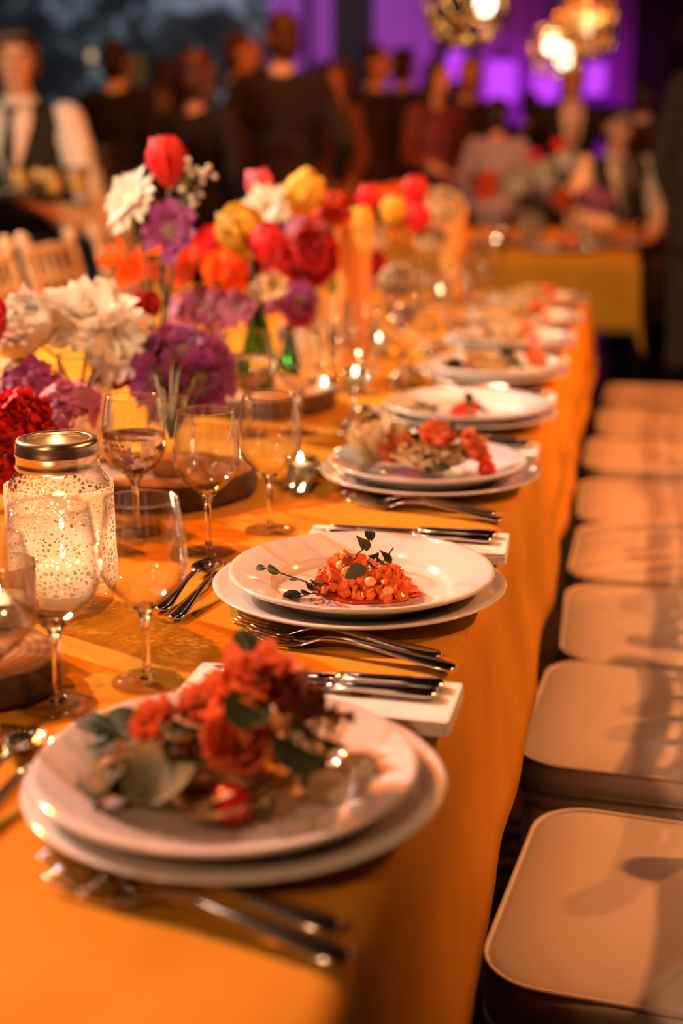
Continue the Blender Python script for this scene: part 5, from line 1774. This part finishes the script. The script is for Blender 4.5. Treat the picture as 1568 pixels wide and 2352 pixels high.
for k, (px, dy) in enumerate(((222, -0.42), (243, -0.46))):
    q = aty(px, 440, WY + dy)
    c = thing('tall_tumbler', 'tall empty tumbler at the tray\'s end, %s' % ('inner one', 'outer one')[k], 'tumbler', (q.x, WY + dy, tray_z + 0.006), 0, 'tumblers on the tray')
    MB().lathe([(0.0001, 0.003), (0.026, 0.002), (0.027, 0.01), (0.030, 0.135)], 20).build('glass_wall', 'jar_glass', c)
    MB().tube([(0.030 * math.cos(2 * PI * i / 24), 0.030 * math.sin(2 * PI * i / 24), 0.135) for i in range(24)], 0.001, 5, closed=True).build('rim', 'glass', c)

# guests: (label, px, Y, height, facing, outfit, hair, style, extra)
person('man in black seen from behind, before the mottled wall, beside the wall light', 272, 8.2, 1.74, PI - 0.2, ('suit', 'suit_black', 'shirt'), 'hair_dark', 'short')
person('long-haired woman in a brown dress beside the man in black', 384, 9.2, 1.68, PI + 0.7, ('dress', 'dress_brown', True), 'hair_brown', 'long')
person('woman in a black dress with auburn hair, behind the tall tulip', 455, 6.5, 1.58, PI - 0.4, ('dress', 'dress_black', True), 'hair_auburn', 'bob')
person('man in a brown jacket with his head turned, behind the broad-shouldered man', 556, 8.6, 1.80, 1.9, ('suit', 'suit_brown', 'shirt'), 'hair_auburn', 'short', None, False, -0.3)
person('broad-shouldered man in a dark suit seen from behind in the middle', 648, 7.3, 1.80, PI + 0.15, ('suit', 'suit_black', 'shirt'), 'hair_auburn', 'short', [((-0.31, 0.03, 1.16), (-0.27, -0.14, 0.98)), ((0.31, 0.03, 1.16), (0.27, -0.14, 0.98))], False, 0.5)
person('woman with pinned-up hair in a brown dress, beside the broad-shouldered man', 783, 8.9, 1.64, -0.9, ('dress', 'dress_brown', True), 'hair_auburn', 'bob')
person('man in a grey suit in profile with a bright face and white collar', 862, 9.5, 1.77, 1.3, ('suit', 'suit_grey', 'shirt'), 'hair_brown', 'short', None, False, 0.0)
person('man in a grey suit seen from behind, before the purple drape', 925, 10.7, 1.82, PI - 0.5, ('suit', 'suit_grey', 'shirt'), 'hair_brown', 'short')
person('woman with loose brown hair in a rose dress, before the dark pillar', 1000, 8.8, 1.64, 0.9, ('dress', 'dress_rose', True), 'hair_brown', 'long', [((-0.26, -0.02, 1.16), (-0.16, -0.24, 1.08)), ((0.26, 0.02, 1.16), (0.22, -0.12, 0.95))])
person('man in a brown suit bowing his head beside the purple lanterns', 1062, 9.7, 1.70, 0.5, ('suit', 'suit_brown', 'shirt'), 'hair_grey', 'short', None, False, -0.4, None, False, 0.013, 0.15)
person('guest in a loose grey shirt with dark hair, between two suited men', 1143, 8.6, 1.42, PI - 0.4, ('shirt', 'shirt_grey', 'suit_black'), 'hair_dark', 'short', [((-0.27, 0.0, 1.16), (-0.33, -0.2, 1.05)), ((0.28, 0.0, 1.16), (0.24, -0.12, 0.95))])
person('man in a black suit with a golden tie facing the table, under the cage lamp', 1312, 9.5, 1.66, 0.08, ('suit', 'suit_black', 'shirt'), 'hair_grey', 'short', [((-0.33, 0.0, 1.16), (-0.24, -0.2, 1.0)), ((0.33, 0.0, 1.16), (0.24, -0.22, 1.02))], False, 0.0, 'tie_gold', True)
person('seated guest with cream sleeves at the far end of the second table', 1418, 8.25, 1.72, 0.4, ('vest', 'shirt_cream', 'suit_black'), 'hair_dark', 'short', [((-0.24, -0.10, 1.14), (-0.10, -0.32, 1.12)), ((0.26, -0.06, 1.13), (0.10, -0.30, 1.05))], True, 0.3, None, True)
dup(chair0, (aty(1418, 300, 8.25).x, 8.27, 0), PI / 2 + 0.4, 'cream chair under the seated guest with cream sleeves', 'chairs of the second table')
person('tall guest in a dark brown suit seen from behind at the picture edge', 1545, 5.30, 1.70, PI / 2 + 0.55, ('suit', 'suit_brown', 'shirt'), 'hair_auburn', 'bob', None, False, 0.4, X=0.25)
person('man in a dark suit deep in the crowd, beside the pale drape', 745, 10.4, 1.72, PI + 0.2, ('suit', 'suit_black', 'shirt'), 'hair_dark', 'short')
person('dark-dressed guest standing behind the black-suited man with the golden tie', 1215, 11.0, 1.52, PI, ('suit', 'suit_black', 'shirt'), 'hair_dark', 'short')
person('dark-suited guest beside the picture edge, behind the seated guest', 1475, 10.6, 1.56, PI - 0.3, ('suit', 'suit_brown', 'shirt'), 'hair_dark', 'short')
